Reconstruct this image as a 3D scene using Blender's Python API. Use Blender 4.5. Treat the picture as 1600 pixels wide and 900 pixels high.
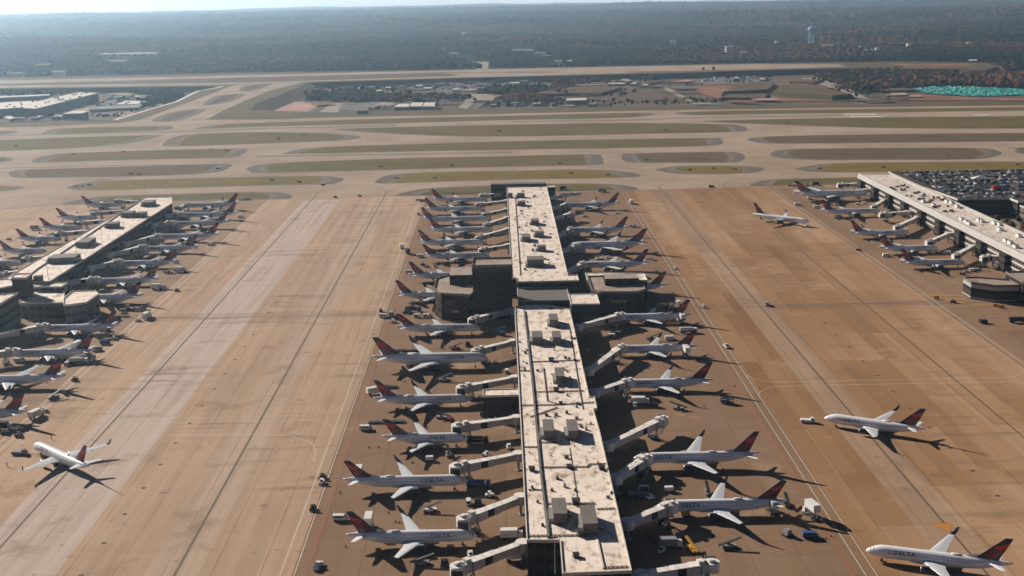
import bpy, bmesh, math, random
import numpy as np
from math import sin, cos, tan, atan, atan2, radians, degrees, sqrt, hypot, pi
from mathutils import Vector, Matrix, Quaternion
random.seed(7); rng = np.random.default_rng(7)
for o in list(bpy.data.objects): bpy.data.objects.remove(o)
S = bpy.context.scene
COL = S.collection

# ------------------------------------------------------------------ camera
F = 1900.; CH = 171.7; ROLL = -.0175; VP = (775., -8.)
_r = atan(ROLL); _u = np.array([cos(_r), sin(_r)]); _v = np.array([-sin(_r), cos(_r)])
_d = np.array(VP) - np.array([800, 450.])
_hd = -(_d @ _v); PITCH = atan(_hd / F); YAW = -atan((_d @ _u) / sqrt(F * F + _hd * _hd))
FW = np.array([sin(YAW) * cos(PITCH), cos(YAW) * cos(PITCH), -sin(PITCH)])
_rt = np.array([cos(YAW), -sin(YAW), 0.]); _dn = np.cross(FW, _rt)
if _dn[2] > 0: _dn = -_dn
EX = cos(_r) * _rt - sin(_r) * _dn; EY = sin(_r) * _rt + cos(_r) * _dn
CAM = np.array([0, 0, CH])
def G(x, y, z=0.):
    D = FW * F + EX * (x - 800) + EY * (y - 450); t = (z - CH) / D[2]
    w = CAM + D * t
    return (float(w[0]), float(w[1]))
def PX(p):
    q = np.array(p, float) - CAM; z = q @ FW
    if z <= 1: return (-9999, 9999)
    return (800 + F * (q @ EX) / z, 450 + F * (q @ EY) / z)
cd = bpy.data.cameras.new('camera'); cam = bpy.data.objects.new('camera', cd); COL.objects.link(cam)
cd.sensor_width = 36; cd.lens = F / 1600 * 36; cd.clip_start = 1; cd.clip_end = 150000
M = Matrix.Identity(4)
for i in range(3):
    M[i][0] = EX[i]; M[i][1] = -EY[i]; M[i][2] = -FW[i]; M[i][3] = CAM[i]
cam.matrix_world = M
S.camera = cam
# ------------------------------------------------------------------ light
SUN_AZ, SUN_EL = -45.5, 25.5
W = bpy.data.worlds.new('World'); S.world = W; W.use_nodes = True
nt = W.node_tree; bg = nt.nodes['Background']
sky = nt.nodes.new('ShaderNodeTexSky'); sky.sky_type = 'NISHITA'; sky.sun_disc = False
sky.sun_elevation = radians(SUN_EL); sky.sun_rotation = radians(SUN_AZ % 360); sky.air_density = .2; sky.dust_density = .3
nt.links.new(sky.outputs[0], bg.inputs[0]); bg.inputs[1].default_value = 0.05
ld = bpy.data.lights.new('sun', 'SUN'); ld.energy = 5.0; ld.angle = radians(.53); ld.color = (1, .89, .78)
sun = bpy.data.objects.new('sun', ld); COL.objects.link(sun)
sdir = Vector((sin(radians(SUN_AZ)) * cos(radians(SUN_EL)), cos(radians(SUN_AZ)) * cos(radians(SUN_EL)), sin(radians(SUN_EL))))
sun.rotation_euler = sdir.to_track_quat('Z', 'Y').to_euler(); sun.location = (0, 0, 400)
S.view_settings.view_transform = 'Standard'; S.view_settings.look = 'None'
S.view_settings.exposure = 0.5; S.view_settings.gamma = 1
S.render.engine = 'CYCLES'
S.cycles.max_bounces = 4; S.cycles.diffuse_bounces = 1; S.cycles.glossy_bounces = 2; S.cycles.transparent_max_bounces = 4; S.cycles.volume_bounces = 0
HAZE = 8.5e-5

# ------------------------------------------------------------------ materials
def N(nt, t, **k):
    n = nt.nodes.new(t)
    for a, b in k.items():
        if a in n.inputs: n.inputs[a].default_value = b
        else: setattr(n, a, b)
    return n
def mat(name, c, rough=.8, metal=0, var=.0, vs=.3, spec=.3, emit=None):
    m = bpy.data.materials.new(name); m.use_nodes = True; t = m.node_tree; b = t.nodes['Principled BSDF']
    b.inputs['Roughness'].default_value = rough; b.inputs['Metallic'].default_value = metal
    b.inputs['Specular IOR Level'].default_value = spec
    b.inputs['Base Color'].default_value = (*c, 1)
    if var:
        tc = N(t, 'ShaderNodeTexCoord'); n = N(t, 'ShaderNodeTexNoise', Scale=vs, Detail=5.)
        t.links.new(tc.outputs['Object'], n.inputs['Vector'])
        r = N(t, 'ShaderNodeValToRGB'); e = r.color_ramp.elements
        e[0].position = .3; e[1].position = .7
        e[0].color = (*[max(0, v * (1 - var)) for v in c], 1); e[1].color = (*[min(1, v * (1 + var)) for v in c], 1)
        t.links.new(n.outputs['Fac'], r.inputs[0]); t.links.new(r.outputs[0], b.inputs['Base Color'])
    if emit:
        b.inputs['Emission Color'].default_value = (*c, 1); b.inputs['Emission Strength'].default_value = emit
    return m
def math_n(t, op, a, b=None, c=None):
    n = N(t, 'ShaderNodeMath', operation=op)
    for i, v in enumerate((a, b, c)):
        if v is None: continue
        if isinstance(v, (int, float)): n.inputs[i].default_value = v
        else: t.links.new(v, n.inputs[i])
    return n.outputs[0]
def mixc(t, fac, a, b, mode='MIX'):
    n = N(t, 'ShaderNodeMix', data_type='RGBA', blend_type=mode)
    for s, v in ((0, fac), (6, a), (7, b)):
        if isinstance(v, (int, float)): n.inputs[s].default_value = v
        elif isinstance(v, tuple): n.inputs[s].default_value = (*v, 1)
        else: t.links.new(v, n.inputs[s])
    return n.outputs[2]
def ramp(t, fac, stops, interp='LINEAR'):
    r = N(t, 'ShaderNodeValToRGB'); cr = r.color_ramp; cr.interpolation = interp
    while len(cr.elements) > 1: cr.elements.remove(cr.elements[-1])
    cr.elements[0].position = stops[0][0]; v = stops[0][1]; cr.elements[0].color = (*v, 1) if isinstance(v, tuple) else (v, v, v, 1)
    for p, v in stops[1:]:
        e = cr.elements.new(p); e.color = (*v, 1) if isinstance(v, tuple) else (v, v, v, 1)
    t.links.new(fac, r.inputs[0]); return r.outputs[0]
def noise(t, vec, scale, detail=4., rough=.55):
    n = N(t, 'ShaderNodeTexNoise', Scale=scale, Detail=detail, Roughness=rough); t.links.new(vec, n.inputs['Vector']); return n.outputs['Fac']
def scaled(t, vec, sx, sy, sz=1.):
    m_ = N(t, 'ShaderNodeMapping'); m_.inputs['Scale'].default_value = (sx, sy, sz); t.links.new(vec, m_.inputs[0]); return m_.outputs[0]

def apron_material():
    m = bpy.data.materials.new('apron_concrete'); m.use_nodes = True; t = m.node_tree; b = t.nodes['Principled BSDF']
    tc = N(t, 'ShaderNodeTexCoord'); P = tc.outputs['Object']
    sx = N(t, 'ShaderNodeSeparateXYZ'); t.links.new(P, sx.inputs[0]); X, Y = sx.outputs[0], sx.outputs[1]
    # pours: strips along Y, broken into panels
    def cell(w, l, off=0.):
        a = math_n(t, 'FLOOR', math_n(t, 'DIVIDE', math_n(t, 'ADD', X, off), w)); c = math_n(t, 'FLOOR', math_n(t, 'DIVIDE', Y, l))
        cb = N(t, 'ShaderNodeCombineXYZ'); t.links.new(a, cb.inputs[0]); t.links.new(c, cb.inputs[1])
        wn = N(t, 'ShaderNodeTexWhiteNoise', noise_dimensions='2D'); t.links.new(cb.outputs[0], wn.inputs['Vector']); return wn.outputs['Value']
    c1 = cell(15.2, 400., 3.); c2 = cell(7.6, 46., 1.); c3 = cell(30.4, 92.)
    v = math_n(t, 'ADD', math_n(t, 'MULTIPLY', c1, .45), math_n(t, 'ADD', math_n(t, 'MULTIPLY', c2, .3), math_n(t, 'MULTIPLY', c3, .25)))
    big = noise(t, P, .006, 3.)
    v = math_n(t, 'ADD', v, math_n(t, 'MULTIPLY', math_n(t, 'SUBTRACT', big, .5), 1.3))
    base = ramp(t, v, [(.05, (.235, .125, .058)), (.3, (.315, .18, .088)), (.55, (.375, .222, .118)), (.9, (.46, .295, .175))])
    # newer grey pour in the left alley
    g = math_n(t, 'MULTIPLY', math_n(t, 'GREATER_THAN', X, -171.), math_n(t, 'LESS_THAN', X, -139.5))
    g = math_n(t, 'MULTIPLY', g, math_n(t, 'LESS_THAN', Y, 1052.))
    gg = math_n(t, 'MULTIPLY', g, ramp(t, c2, [(0, .7), (.25, .9), (1, 1.)]))
    base = mixc(t, gg, base, (.52, .475, .465))
    # right alley greyer along the near strips
    g2 = math_n(t, 'MULTIPLY', math_n(t, 'GREATER_THAN', X, 134.), math_n(t, 'LESS_THAN', X, 151.))
    base = mixc(t, math_n(t, 'MULTIPLY', g2, .3), base, (.39, .33, .28))
    g3 = math_n(t, 'MULTIPLY', math_n(t, 'GREATER_THAN', X, -112.), math_n(t, 'LESS_THAN', X, -95.))
    base = mixc(t, math_n(t, 'MULTIPLY', g3, .45), base, (.42, .36, .31))
    wl = math_n(t, 'MULTIPLY', math_n(t, 'LESS_THAN', X, -66.), .55); base = mixc(t, wl, base, (.58, .44, .335))
    # service road and gate areas are dirtier
    for x0, x1, k in ((-66, -61, .55), (104, 112, .6), (-62, 104, .72), (-330, -204, .5), (239, 247, .5), (246, 330, .6)):
        q = math_n(t, 'MULTIPLY', math_n(t, 'GREATER_THAN', X, float(x0)), math_n(t, 'LESS_THAN', X, float(x1)))
        q = math_n(t, 'MULTIPLY', q, math_n(t, 'LESS_THAN', Y, 1070.))
        base = mixc(t, math_n(t, 'MULTIPLY', q, k), base, (.20, .135, .09))
    # lengthwise tyre wear, cross smudges and oil spots
    st = noise(t, scaled(t, P, .25, .012), 1., 5.)
    base = mixc(t, ramp(t, st, [(.42, 0.), (.72, .4)]), base, (.25, .18, .13))
    sm = noise(t, scaled(t, P, .022, .15), 1., 4.); sm2 = noise(t, P, .012, 2.)
    k = math_n(t, 'MULTIPLY', ramp(t, sm, [(.54, 0.), (.68, .55)]), ramp(t, sm2, [(.45, 0.), (.6, 1.)]))
    base = mixc(t, k, base, (.16, .115, .085))
    for yc, hw in ((657., 10.), (1068., 6.)):   # tyre-blackened crossings
        d = math_n(t, 'DIVIDE', math_n(t, 'ABSOLUTE', math_n(t, 'SUBTRACT', Y, yc)), hw)
        q = math_n(t, 'MULTIPLY', ramp(t, d, [(0., .7), (1., 0.)]), ramp(t, noise(t, scaled(t, P, .02, .25), 1., 5.), [(.4, 0.), (.6, 1.)]))
        base = mixc(t, q, base, (.15, .105, .08))
    sp2 = noise(t, P, .035, 5., .6)
    base = mixc(t, ramp(t, sp2, [(.58, 0.), (.70, .5)]), base, (.20, .125, .075))
    base = mixc(t, ramp(t, sp2, [(.30, .4), (.40, 0.)]), base, (.50, .36, .25))
    fn = noise(t, P, 1.3, 6., .7)
    base = mixc(t, ramp(t, fn, [(.3, .16), (.6, 0.)]), base, (.1, .08, .06))
    sp = noise(t, P, .16, 4.)
    base = mixc(t, ramp(t, sp, [(.64, 0.), (.74, .55)]), base, (.13, .1, .08))
    # crack-like joints
    def joint(ax, pitch, w):
        f = math_n(t, 'FRACT', math_n(t, 'DIVIDE', ax, pitch)); return math_n(t, 'LESS_THAN', f, w / pitch)
    j = math_n(t, 'MAXIMUM', math_n(t, 'MULTIPLY', joint(X, 15.2, .28), .75), math_n(t, 'MULTIPLY', joint(Y, 15.2, .22), .33))
    j = math_n(t, 'MAXIMUM', j, math_n(t, 'MULTIPLY', joint(X, 7.6, .16), .45))
    j = math_n(t, 'MULTIPLY', j, ramp(t, noise(t, P, .05, 3.), [(.35, .25), (.65, 1.)]))
    base = mixc(t, math_n(t, 'MULTIPLY', j, .95), base, (.10, .065, .045))
    t.links.new(base, b.inputs['Base Color']); b.inputs['Roughness'].default_value = .9; b.inputs['Specular IOR Level'].default_value = .06
    return m
def ground_noise(name, cols, s1, s2, det=5.):
    m = bpy.data.materials.new(name); m.use_nodes = True; t = m.node_tree; b = t.nodes['Principled BSDF']
    tc = N(t, 'ShaderNodeTexCoord'); P = tc.outputs['Object']
    a = noise(t, P, s1, det); c = noise(t, P, s2, 4., .7)
    v = math_n(t, 'ADD', math_n(t, 'MULTIPLY', a, .65), math_n(t, 'MULTIPLY', c, .35))
    n = len(cols); col = ramp(t, v, [(.34 + .32 * i / (n - 1), cols[i]) for i in range(n)])
    t.links.new(col, b.inputs['Base Color']); b.inputs['Roughness'].default_value = .95; b.inputs['Specular IOR Level'].default_value = .1
    return m
def roof_material(name, cols):
    m = bpy.data.materials.new(name); m.use_nodes = True; t = m.node_tree; b = t.nodes['Principled BSDF']
    tc = N(t, 'ShaderNodeTexCoord'); P = tc.outputs['Object']
    a = noise(t, P, .09, 6., .62); c = noise(t, P, 1.2, 5., .7)
    v = math_n(t, 'ADD', math_n(t, 'MULTIPLY', a, .6), math_n(t, 'MULTIPLY', c, .4))
    col = ramp(t, v, [(.30, cols[0]), (.41, cols[1]), (.54, cols[2])])
    sx = N(t, 'ShaderNodeSeparateXYZ'); t.links.new(P, sx.inputs[0])
    jx = math_n(t, 'LESS_THAN', math_n(t, 'FRACT', math_n(t, 'DIVIDE', sx.outputs[0], 3.05)), .045)
    jy = math_n(t, 'LESS_THAN', math_n(t, 'FRACT', math_n(t, 'DIVIDE', sx.outputs[1], 9.1)), .02)
    col = mixc(t, math_n(t, 'MULTIPLY', math_n(t, 'MAXIMUM', jx, jy), .22), col, (.2, .15, .11))
    s = noise(t, scaled(t, P, .35, .16), 1., 5.)
    col = mixc(t, ramp(t, s, [(.52, 0.), (.66, .75)]), col, (.20, .13, .09))
    t.links.new(col, b.inputs['Base Color']); b.inputs['Roughness'].default_value = .75
    return m
def corrugated(name, c, pitch=.5, k=.82):
    m = bpy.data.materials.new(name); m.use_nodes = True; t = m.node_tree; b = t.nodes['Principled BSDF']
    tc = N(t, 'ShaderNodeTexCoord'); P = tc.outputs['Object']
    sx = N(t, 'ShaderNodeSeparateXYZ'); t.links.new(P, sx.inputs[0])
    f = math_n(t, 'LESS_THAN', math_n(t, 'FRACT', math_n(t, 'DIVIDE', sx.outputs[0], pitch)), .3)
    d = noise(t, P, .8, 4.)
    col = mixc(t, f, c, tuple(v * k for v in c)); col = mixc(t, ramp(t, d, [(.4, 0.), (.7, .3)]), col, (.25, .21, .18))
    t.links.new(col, b.inputs['Base Color']); b.inputs['Roughness'].default_value = .55
    return m
def facade_material(name, wall, glass, bay, storey, gw=.7, gh=.45):
    m = bpy.data.materials.new(name); m.use_nodes = True; t = m.node_tree; b = t.nodes['Principled BSDF']
    tc = N(t, 'ShaderNodeTexCoord'); P = tc.outputs['Object']; sx = N(t, 'ShaderNodeSeparateXYZ'); t.links.new(P, sx.inputs[0])
    h = math_n(t, 'ADD', sx.outputs[0], sx.outputs[1])
    fx = math_n(t, 'LESS_THAN', math_n(t, 'FRACT', math_n(t, 'DIVIDE', h, bay)), gw)
    fz = math_n(t, 'LESS_THAN', math_n(t, 'FRACT', math_n(t, 'DIVIDE', sx.outputs[2], storey)), gh)
    g = math_n(t, 'MULTIPLY', fx, fz); t.links.new(mixc(t, g, wall, glass), b.inputs['Base Color'])
    t.links.new(math_n(t, 'SUBTRACT', .8, math_n(t, 'MULTIPLY', g, .6)), b.inputs['Roughness']); b.inputs['Specular IOR Level'].default_value = .12
    return m

MT = {}
MT['apron'] = apron_material()
MT['taxi'] = ground_noise('taxiway_concrete', [(.27, .20, .14), (.36, .275, .20), (.43, .335, .25)], .012, .12)
MT['shoulder'] = ground_noise('asphalt_shoulder', [(.12, .105, .09), (.165, .145, .12)], .05, .4)
MT['shoulder2'] = ground_noise('worn_shoulder', [(.15, .125, .10), (.23, .185, .145)], .05, .4)
MT['grass_y'] = ground_noise('dry_grass_yellow', [(.11, .08, .02), (.17, .125, .022), (.19, .115, .03)], .03, .35)
MT['grass_g'] = ground_noise('grass_green', [(.085, .068, .018), (.13, .10, .024), (.15, .09, .035)], .02, .3)
MT['grass_b'] = ground_noise('grass_brown', [(.085, .055, .032), (.13, .085, .048), (.11, .085, .035)], .02, .3)
MT['plateau'] = ground_noise('field_grass', [(.08, .065, .03), (.12, .09, .04), (.14, .09, .05)], .01, .15)
MT['slope'] = ground_noise('embankment_grass', [(.07, .06, .035), (.11, .085, .05)], .02, .2)
MT['valley'] = ground_noise('valley_scrub', [(.06, .05, .035), (.10, .08, .05), (.16, .115, .075), (.11, .085, .05)], .008, .06)
MT['dirt'] = ground_noise('red_clay', [(.14, .07, .04), (.24, .115, .06), (.34, .19, .11)], .02, .2)
MT['pinklot'] = ground_noise('pink_clay_lot', [(.38, .22, .17), (.52, .33, .27)], .02, .15)
MT['lot'] = ground_noise('old_asphalt_lot', [(.15, .135, .12), (.20, .18, .16)], .02, .2)
MT['deck'] = ground_noise('dark_parking_deck', [(.05, .045, .04), (.09, .08, .07)], .05, .3)
MT['gravel'] = ground_noise('pale_gravel', [(.30, .25, .19), (.38, .32, .25)], .02, .2)
MT['brush'] = ground_noise('brown_brush', [(.09, .055, .03), (.13, .08, .045), (.10, .075, .04)], .02, .1)
MT['road'] = mat('road_asphalt', (.22, .2, .18), .9, var=.15, vs=.02)
MT['rubber'] = mat('tyre_rubber_on_runway', (.17, .14, .12), .9, var=.25, vs=.02)
MT['line_w'] = mat('worn_white_paint', (.58, .53, .46), .8, var=.2, vs=.5)
MT['line_w2'] = mat('bright_white_paint', (.78, .76, .7), .8)
MT['line_r'] = mat('red_paint', (.42, .10, .06), .8, var=.25, vs=.4)
MT['line_y'] = mat('faded_yellow_line', (.19, .125, .06), .8, var=.3, vs=.2)
MT['line_o'] = mat('orange_paint', (.46, .19, .03), .8, var=.15, vs=.4)
MT['line_d'] = mat('dark_sealed_line', (.10, .07, .05), .85, var=.2, vs=.3)
MT['roof'] = roof_material('concourse_roof', [(.36, .26, .19), (.70, .58, .47), (.84, .75, .65)])
MT['roof_d'] = roof_material('weathered_roof', [(.16, .12, .09), (.28, .22, .17), (.38, .31, .25)])
MT['roof2'] = roof_material('patched_roof', [(.40, .30, .2), (.62, .52, .42), (.72, .66, .6)])
MT['wall'] = facade_material('bronze_facade', (.05, .042, .035), (.015, .015, .018), 3.2, 4.6, .75, .4)
MT['wall2'] = facade_material('brown_concrete_facade', (.028, .022, .015), (.008, .008, .008), 6.4, 4.4, .55, .3)
MT['wall3'] = facade_material('grey_facade', (.15, .135, .12), (.025, .025, .03), 4.2, 4.6, .8, .38)
MT['parapet'] = mat('pale_parapet', (.6, .54, .47), .7, var=.12, vs=.3)
MT['fascia'] = mat('metal_fascia', (.40, .39, .36), .55, var=.06, vs=.1)
MT['hvac'] = mat('grey_plant_housing', (.17, .15, .135), .6, var=.1, vs=.4)
MT['dark'] = mat('dark_metal', (.035, .035, .04), .5, var=.3)
MT['tray'] = mat('conduit_tray', (.08, .065, .05), .7)
MT['steel'] = mat('galvanised_steel', (.35, .34, .32), .45, metal=.5)
MT['blue'] = mat('blue_paint', (.03, .09, .22), .4)
MT['white'] = mat('aircraft_white', (.80, .81, .83), .28, spec=.5, var=.02, vs=.4)
MT['wing'] = mat('wing_grey', (.62, .64, .66), .35, spec=.5, var=.05, vs=.5)
MT['navy'] = mat('navy_paint', (.018, .028, .065), .3, spec=.5)
MT['red'] = mat('tail_red', (.50, .035, .02), .35, spec=.5)
MT['dred'] = mat('tail_dark_red', (.14, .012, .012), .35, spec=.5)
MT['glass'] = mat('dark_glass', (.02, .022, .028), .12, spec=.6)
MT['tyre'] = mat('black_rubber', (.02, .02, .02), .9, var=.1)
MT['bridge'] = corrugated('jet_bridge_cladding', (.62, .58, .53))
MT['bridge2'] = mat('jet_bridge_white', (.78, .75, .70), .5, var=.1, vs=.6)
MT['canopy'] = mat('canopy_fabric', (.05, .05, .055), .9, var=.2)
MT['vwhite'] = mat('vehicle_white', (.74, .73, .70), .35, var=.05, vs=1.)
MT['vgrey'] = mat('vehicle_grey', (.26, .26, .27), .4, var=.1, vs=1.)
MT['vdark'] = mat('vehicle_charcoal', (.02, .022, .028), .4, var=.1, vs=1.)
MT['vred'] = mat('vehicle_red', (.22, .035, .03), .4, var=.1, vs=1.)
MT['vblue'] = mat('vehicle_blue', (.04, .10, .25), .35, var=.1, vs=1.)
MT['vyel'] = mat('vehicle_yellow', (.65, .36, .05), .45, var=.1, vs=1.)
MT['vsilver'] = mat('car_silver', (.42, .42, .43), .3, metal=.4, var=.05, vs=1.)
MT['teal'] = mat('teal_tarpaulin', (.0, .30, .27), .5, var=.35, vs=.08)
MT['trunk'] = mat('bark', (.10, .075, .05), .9, var=.3, vs=2.)
MT['leaf_b'] = mat('autumn_leaves', (.15, .085, .04), .9, var=.4, vs=.3)
MT['leaf_g'] = mat('dark_green_leaves', (.05, .065, .03), .9, var=.4, vs=.3)
MT['tank'] = mat('water_tower_blue', (.32, .55, .68), .5, var=.05)
MT['wroof'] = mat('white_roof_sheet', (.68, .63, .56), .6, var=.08, vs=.03)
MT['gwall'] = mat('grey_shed_wall', (.20, .20, .20), .8, var=.12, vs=.05)
MT['skin'] = mat('skin', (.45, .27, .18), .6, var=.05); MT['hivis'] = mat('hi_vis_vest', (.75, .30, .04), .7, var=.05)
MT['trouser'] = mat('navy_trousers', (.03, .035, .06), .8, var=.1); MT['hair'] = mat('dark_hair', (.03, .02, .015), .8, var=.1)
def vcol_mat(name):
    m = bpy.data.materials.new(name); m.use_nodes = True; t = m.node_tree; b = t.nodes['Principled BSDF']
    a = N(t, 'ShaderNodeVertexColor', layer_name='Col'); tc = N(t, 'ShaderNodeTexCoord')
    n = noise(t, tc.outputs['Object'], .12, 4.)
    c = mixc(t, 1., a.outputs[0], ramp(t, n, [(.3, .65), (.7, 1.35)]), 'MULTIPLY')
    t.links.new(c, b.inputs['Base Color']); b.inputs['Roughness'].default_value = 1; b.inputs['Specular IOR Level'].default_value = 0
    return m
MT['canopyv'] = vcol_mat('woodland_foliage')
def terrain_mat():
    m = bpy.data.materials.new('wooded_terrain'); m.use_nodes = True; t = m.node_tree; b = t.nodes['Principled BSDF']
    tc = N(t, 'ShaderNodeTexCoord'); P = tc.outputs['Object']
    a = noise(t, scaled(t, P, 1., .6), .0012, 5., .6); c = noise(t, P, .03, 3., .7); d = noise(t, scaled(t, P, 1., .35), .0045, 4.)
    v = math_n(t, 'ADD', math_n(t, 'MULTIPLY', a, .45), math_n(t, 'ADD', math_n(t, 'MULTIPLY', c, .25), math_n(t, 'MULTIPLY', d, .3)))
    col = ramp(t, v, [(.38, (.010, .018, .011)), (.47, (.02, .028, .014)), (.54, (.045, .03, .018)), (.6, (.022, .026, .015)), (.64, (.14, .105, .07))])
    t.links.new(col, b.inputs['Base Color']); b.inputs['Roughness'].default_value = 1; b.inputs['Specular IOR Level'].default_value = 0
    return m
MT['terrain'] = terrain_mat()

# ------------------------------------------------------------------ mesh helpers
class MB:
    def __init__(s): s.v = []; s.f = []; s.m = []; s.mats = []
    def mi(s, k):
        if k not in s.mats: s.mats.append(k)
        return s.mats.index(k)
    def face(s, idx, k): s.f.append(tuple(idx)); s.m.append(s.mi(k))
    def add(s, pts):
        i = len(s.v); s.v.extend([tuple(p) for p in pts]); return list(range(i, i + len(pts)))
    def box(s, x0, x1, y0, y1, z0, z1, k, top=None, tx=0, ty=0):
        i = s.add([(x0, y0, z0), (x1, y0, z0), (x1, y1, z0), (x0, y1, z0), (x0 + tx, y0 + ty, z1), (x1 - tx, y0 + ty, z1), (x1 - tx, y1 - ty, z1), (x0 + tx, y1 - ty, z1)])
        for q in ((0, 1, 5, 4), (1, 2, 6, 5), (2, 3, 7, 6), (3, 0, 4, 7), (3, 2, 1, 0)): s.face([i[a] for a in q], k)
        s.face([i[a] for a in (4, 5, 6, 7)], top or k)
        return s
    def prism(s, poly, z0, z1, k, top=None, skirt=0., bottom=True):
        n = len(poly); A = sum(poly[i][0] * poly[(i + 1) % n][1] - poly[(i + 1) % n][0] * poly[i][1] for i in range(n))
        if A < 0: poly = poly[::-1]
        lo = poly
        if skirt: lo = inset(poly, -skirt, -skirt)
        a = s.add([(p[0], p[1], z0) for p in lo]); b = s.add([(p[0], p[1], z1) for p in poly])
        for i in range(n):
            j = (i + 1) % n; s.face((a[i], a[j], b[j], b[i]), k)
        s.face(b, top or k)
        if bottom: s.face(a[::-1], k)
        return s
    def sheet(s, poly, z, k):
        n = len(poly); A = sum(poly[i][0] * poly[(i + 1) % n][1] - poly[(i + 1) % n][0] * poly[i][1] for i in range(n))
        if A < 0: poly = poly[::-1]
        s.face(s.add([(p[0], p[1], z) for p in poly]), k); return s
    def strip(s, pts, w, z, k):
        for a, b in zip(pts, pts[1:]):
            dx, dy = b[0] - a[0], b[1] - a[1]; l = hypot(dx, dy) or 1; nx, ny = -dy / l * w / 2, dx / l * w / 2
            s.face(s.add([(a[0] - nx, a[1] - ny, z), (b[0] - nx, b[1] - ny, z), (b[0] + nx, b[1] + ny, z), (a[0] + nx, a[1] + ny, z)]), k)
        return s
    def rings(s, rs, k, cap=True, closed=True):
        ids = [s.add(r) for r in rs]; n = len(rs[0])
        for a, b in zip(ids, ids[1:]):
            for i in range(n if closed else n - 1):
                j = (i + 1) % n; s.face((a[i], a[j], b[j], b[i]), k)
        if cap: s.face(ids[0][::-1], k); s.face(ids[-1], k)
        return s
    def tube(s, p, q, r, k, n=6, r2=None):
        p = Vector(p); q = Vector(q); d = (q - p).normalized(); a = d.orthogonal().normalized(); b = d.cross(a); r2 = r if r2 is None else r2
        return s.rings([[p + (a * cos(2 * pi * i / n) + b * sin(2 * pi * i / n)) * r for i in range(n)], [q + (a * cos(2 * pi * i / n) + b * sin(2 * pi * i / n)) * r2 for i in range(n)]], k)
    def obox(s, p, q, w, z0, z1, k, top=None):
        p = Vector(p[:2]); q = Vector(q[:2]); d = (q - p).normalized(); nrm = Vector((-d.y, d.x)) * w / 2
        return s.prism([tuple(p - nrm), tuple(q - nrm), tuple(q + nrm), tuple(p + nrm)], z0, z1, k, top)
    def mesh(s, name, smooth=False):
        me = bpy.data.meshes.new(name); me.from_pydata(s.v, [], s.f)
        for k in s.mats: me.materials.append(MT[k])
        me.polygons.foreach_set('material_index', s.m)
        if smooth: me.polygons.foreach_set('use_smooth', [True] * len(s.f))
        me.update(); return me
    def build(s, name, parent=None, smooth=False, loc=None):
        o = bpy.data.objects.new(name, s.mesh(name, smooth)); COL.objects.link(o); o.parent = parent
        if loc: o.location = loc
        return o
def inset(poly, ix, iy):
    n = len(poly); A = sum(poly[i][0] * poly[(i + 1) % n][1] - poly[(i + 1) % n][0] * poly[i][1] for i in range(n))
    sg = 1 if A > 0 else -1; out = []
    for i in range(n):
        a = Vector(poly[i - 1][:2]); b = Vector(poly[i][:2]); c = Vector(poly[(i + 1) % n][:2])
        d1 = (b - a); d2 = (c - b)
        if d1.length > 0: d1.normalize()
        if d2.length > 0: d2.normalize()
        nn = Vector((-(d1.y + d2.y), d1.x + d2.x)) * sg
        if nn.length > 0: nn.normalize()
        out.append((b.x + nn.x * ix, b.y + nn.y * iy))
    return out
def smooth(pts, k=5):
    out = []; n = len(pts)
    for i in range(n):
        p0, p1, p2, p3 = [np.array(pts[(i + j - 1) % n], float) for j in range(4)]
        for j in range(k):
            t = j / k; out.append(tuple(.5 * ((2 * p1) + (-p0 + p2) * t + (2 * p0 - 5 * p1 + 4 * p2 - p3) * t * t + (-p0 + 3 * p1 - 3 * p2 + p3) * t ** 3)))
    return out
def tag(o, label=None, cat=None, group=None, kind=None):
    if label: o['label'] = label
    if cat: o['category'] = cat
    if group: o['group'] = group
    if kind: o['kind'] = kind
    return o
def thing(name, label, cat, loc=(0, 0, 0), rz=0, group=None):
    o = bpy.data.objects.new(name, None); COL.objects.link(o); o.location = loc; o.rotation_euler = (0, 0, rz); o.empty_display_size = .5
    return tag(o, label, cat, group)
KIDS = {}
def kids(o):
    return list(o.children)
def dup(root, loc, rz, group=None):
    def cp(o, par):
        c = o.copy(); COL.objects.link(c); c.parent = par
        for ch in kids(o): cp(ch, c)
        return c
    r = cp(root, None); r.location = loc; r.rotation_euler = (0, 0, rz)
    for k in ('label',):
        if k in r: del r[k]
    if group: r['group'] = group
    return r
def struct(o): return tag(o, kind='structure')
ORD = ['zeroth', 'first', 'second', 'third', 'fourth', 'fifth', 'sixth', 'seventh', 'eighth', 'ninth', 'tenth', 'eleventh', 'twelfth', 'thirteenth', 'fourteenth', 'fifteenth', 'sixteenth', 'seventeenth', 'eighteenth', 'nineteenth', 'twentieth']

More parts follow.
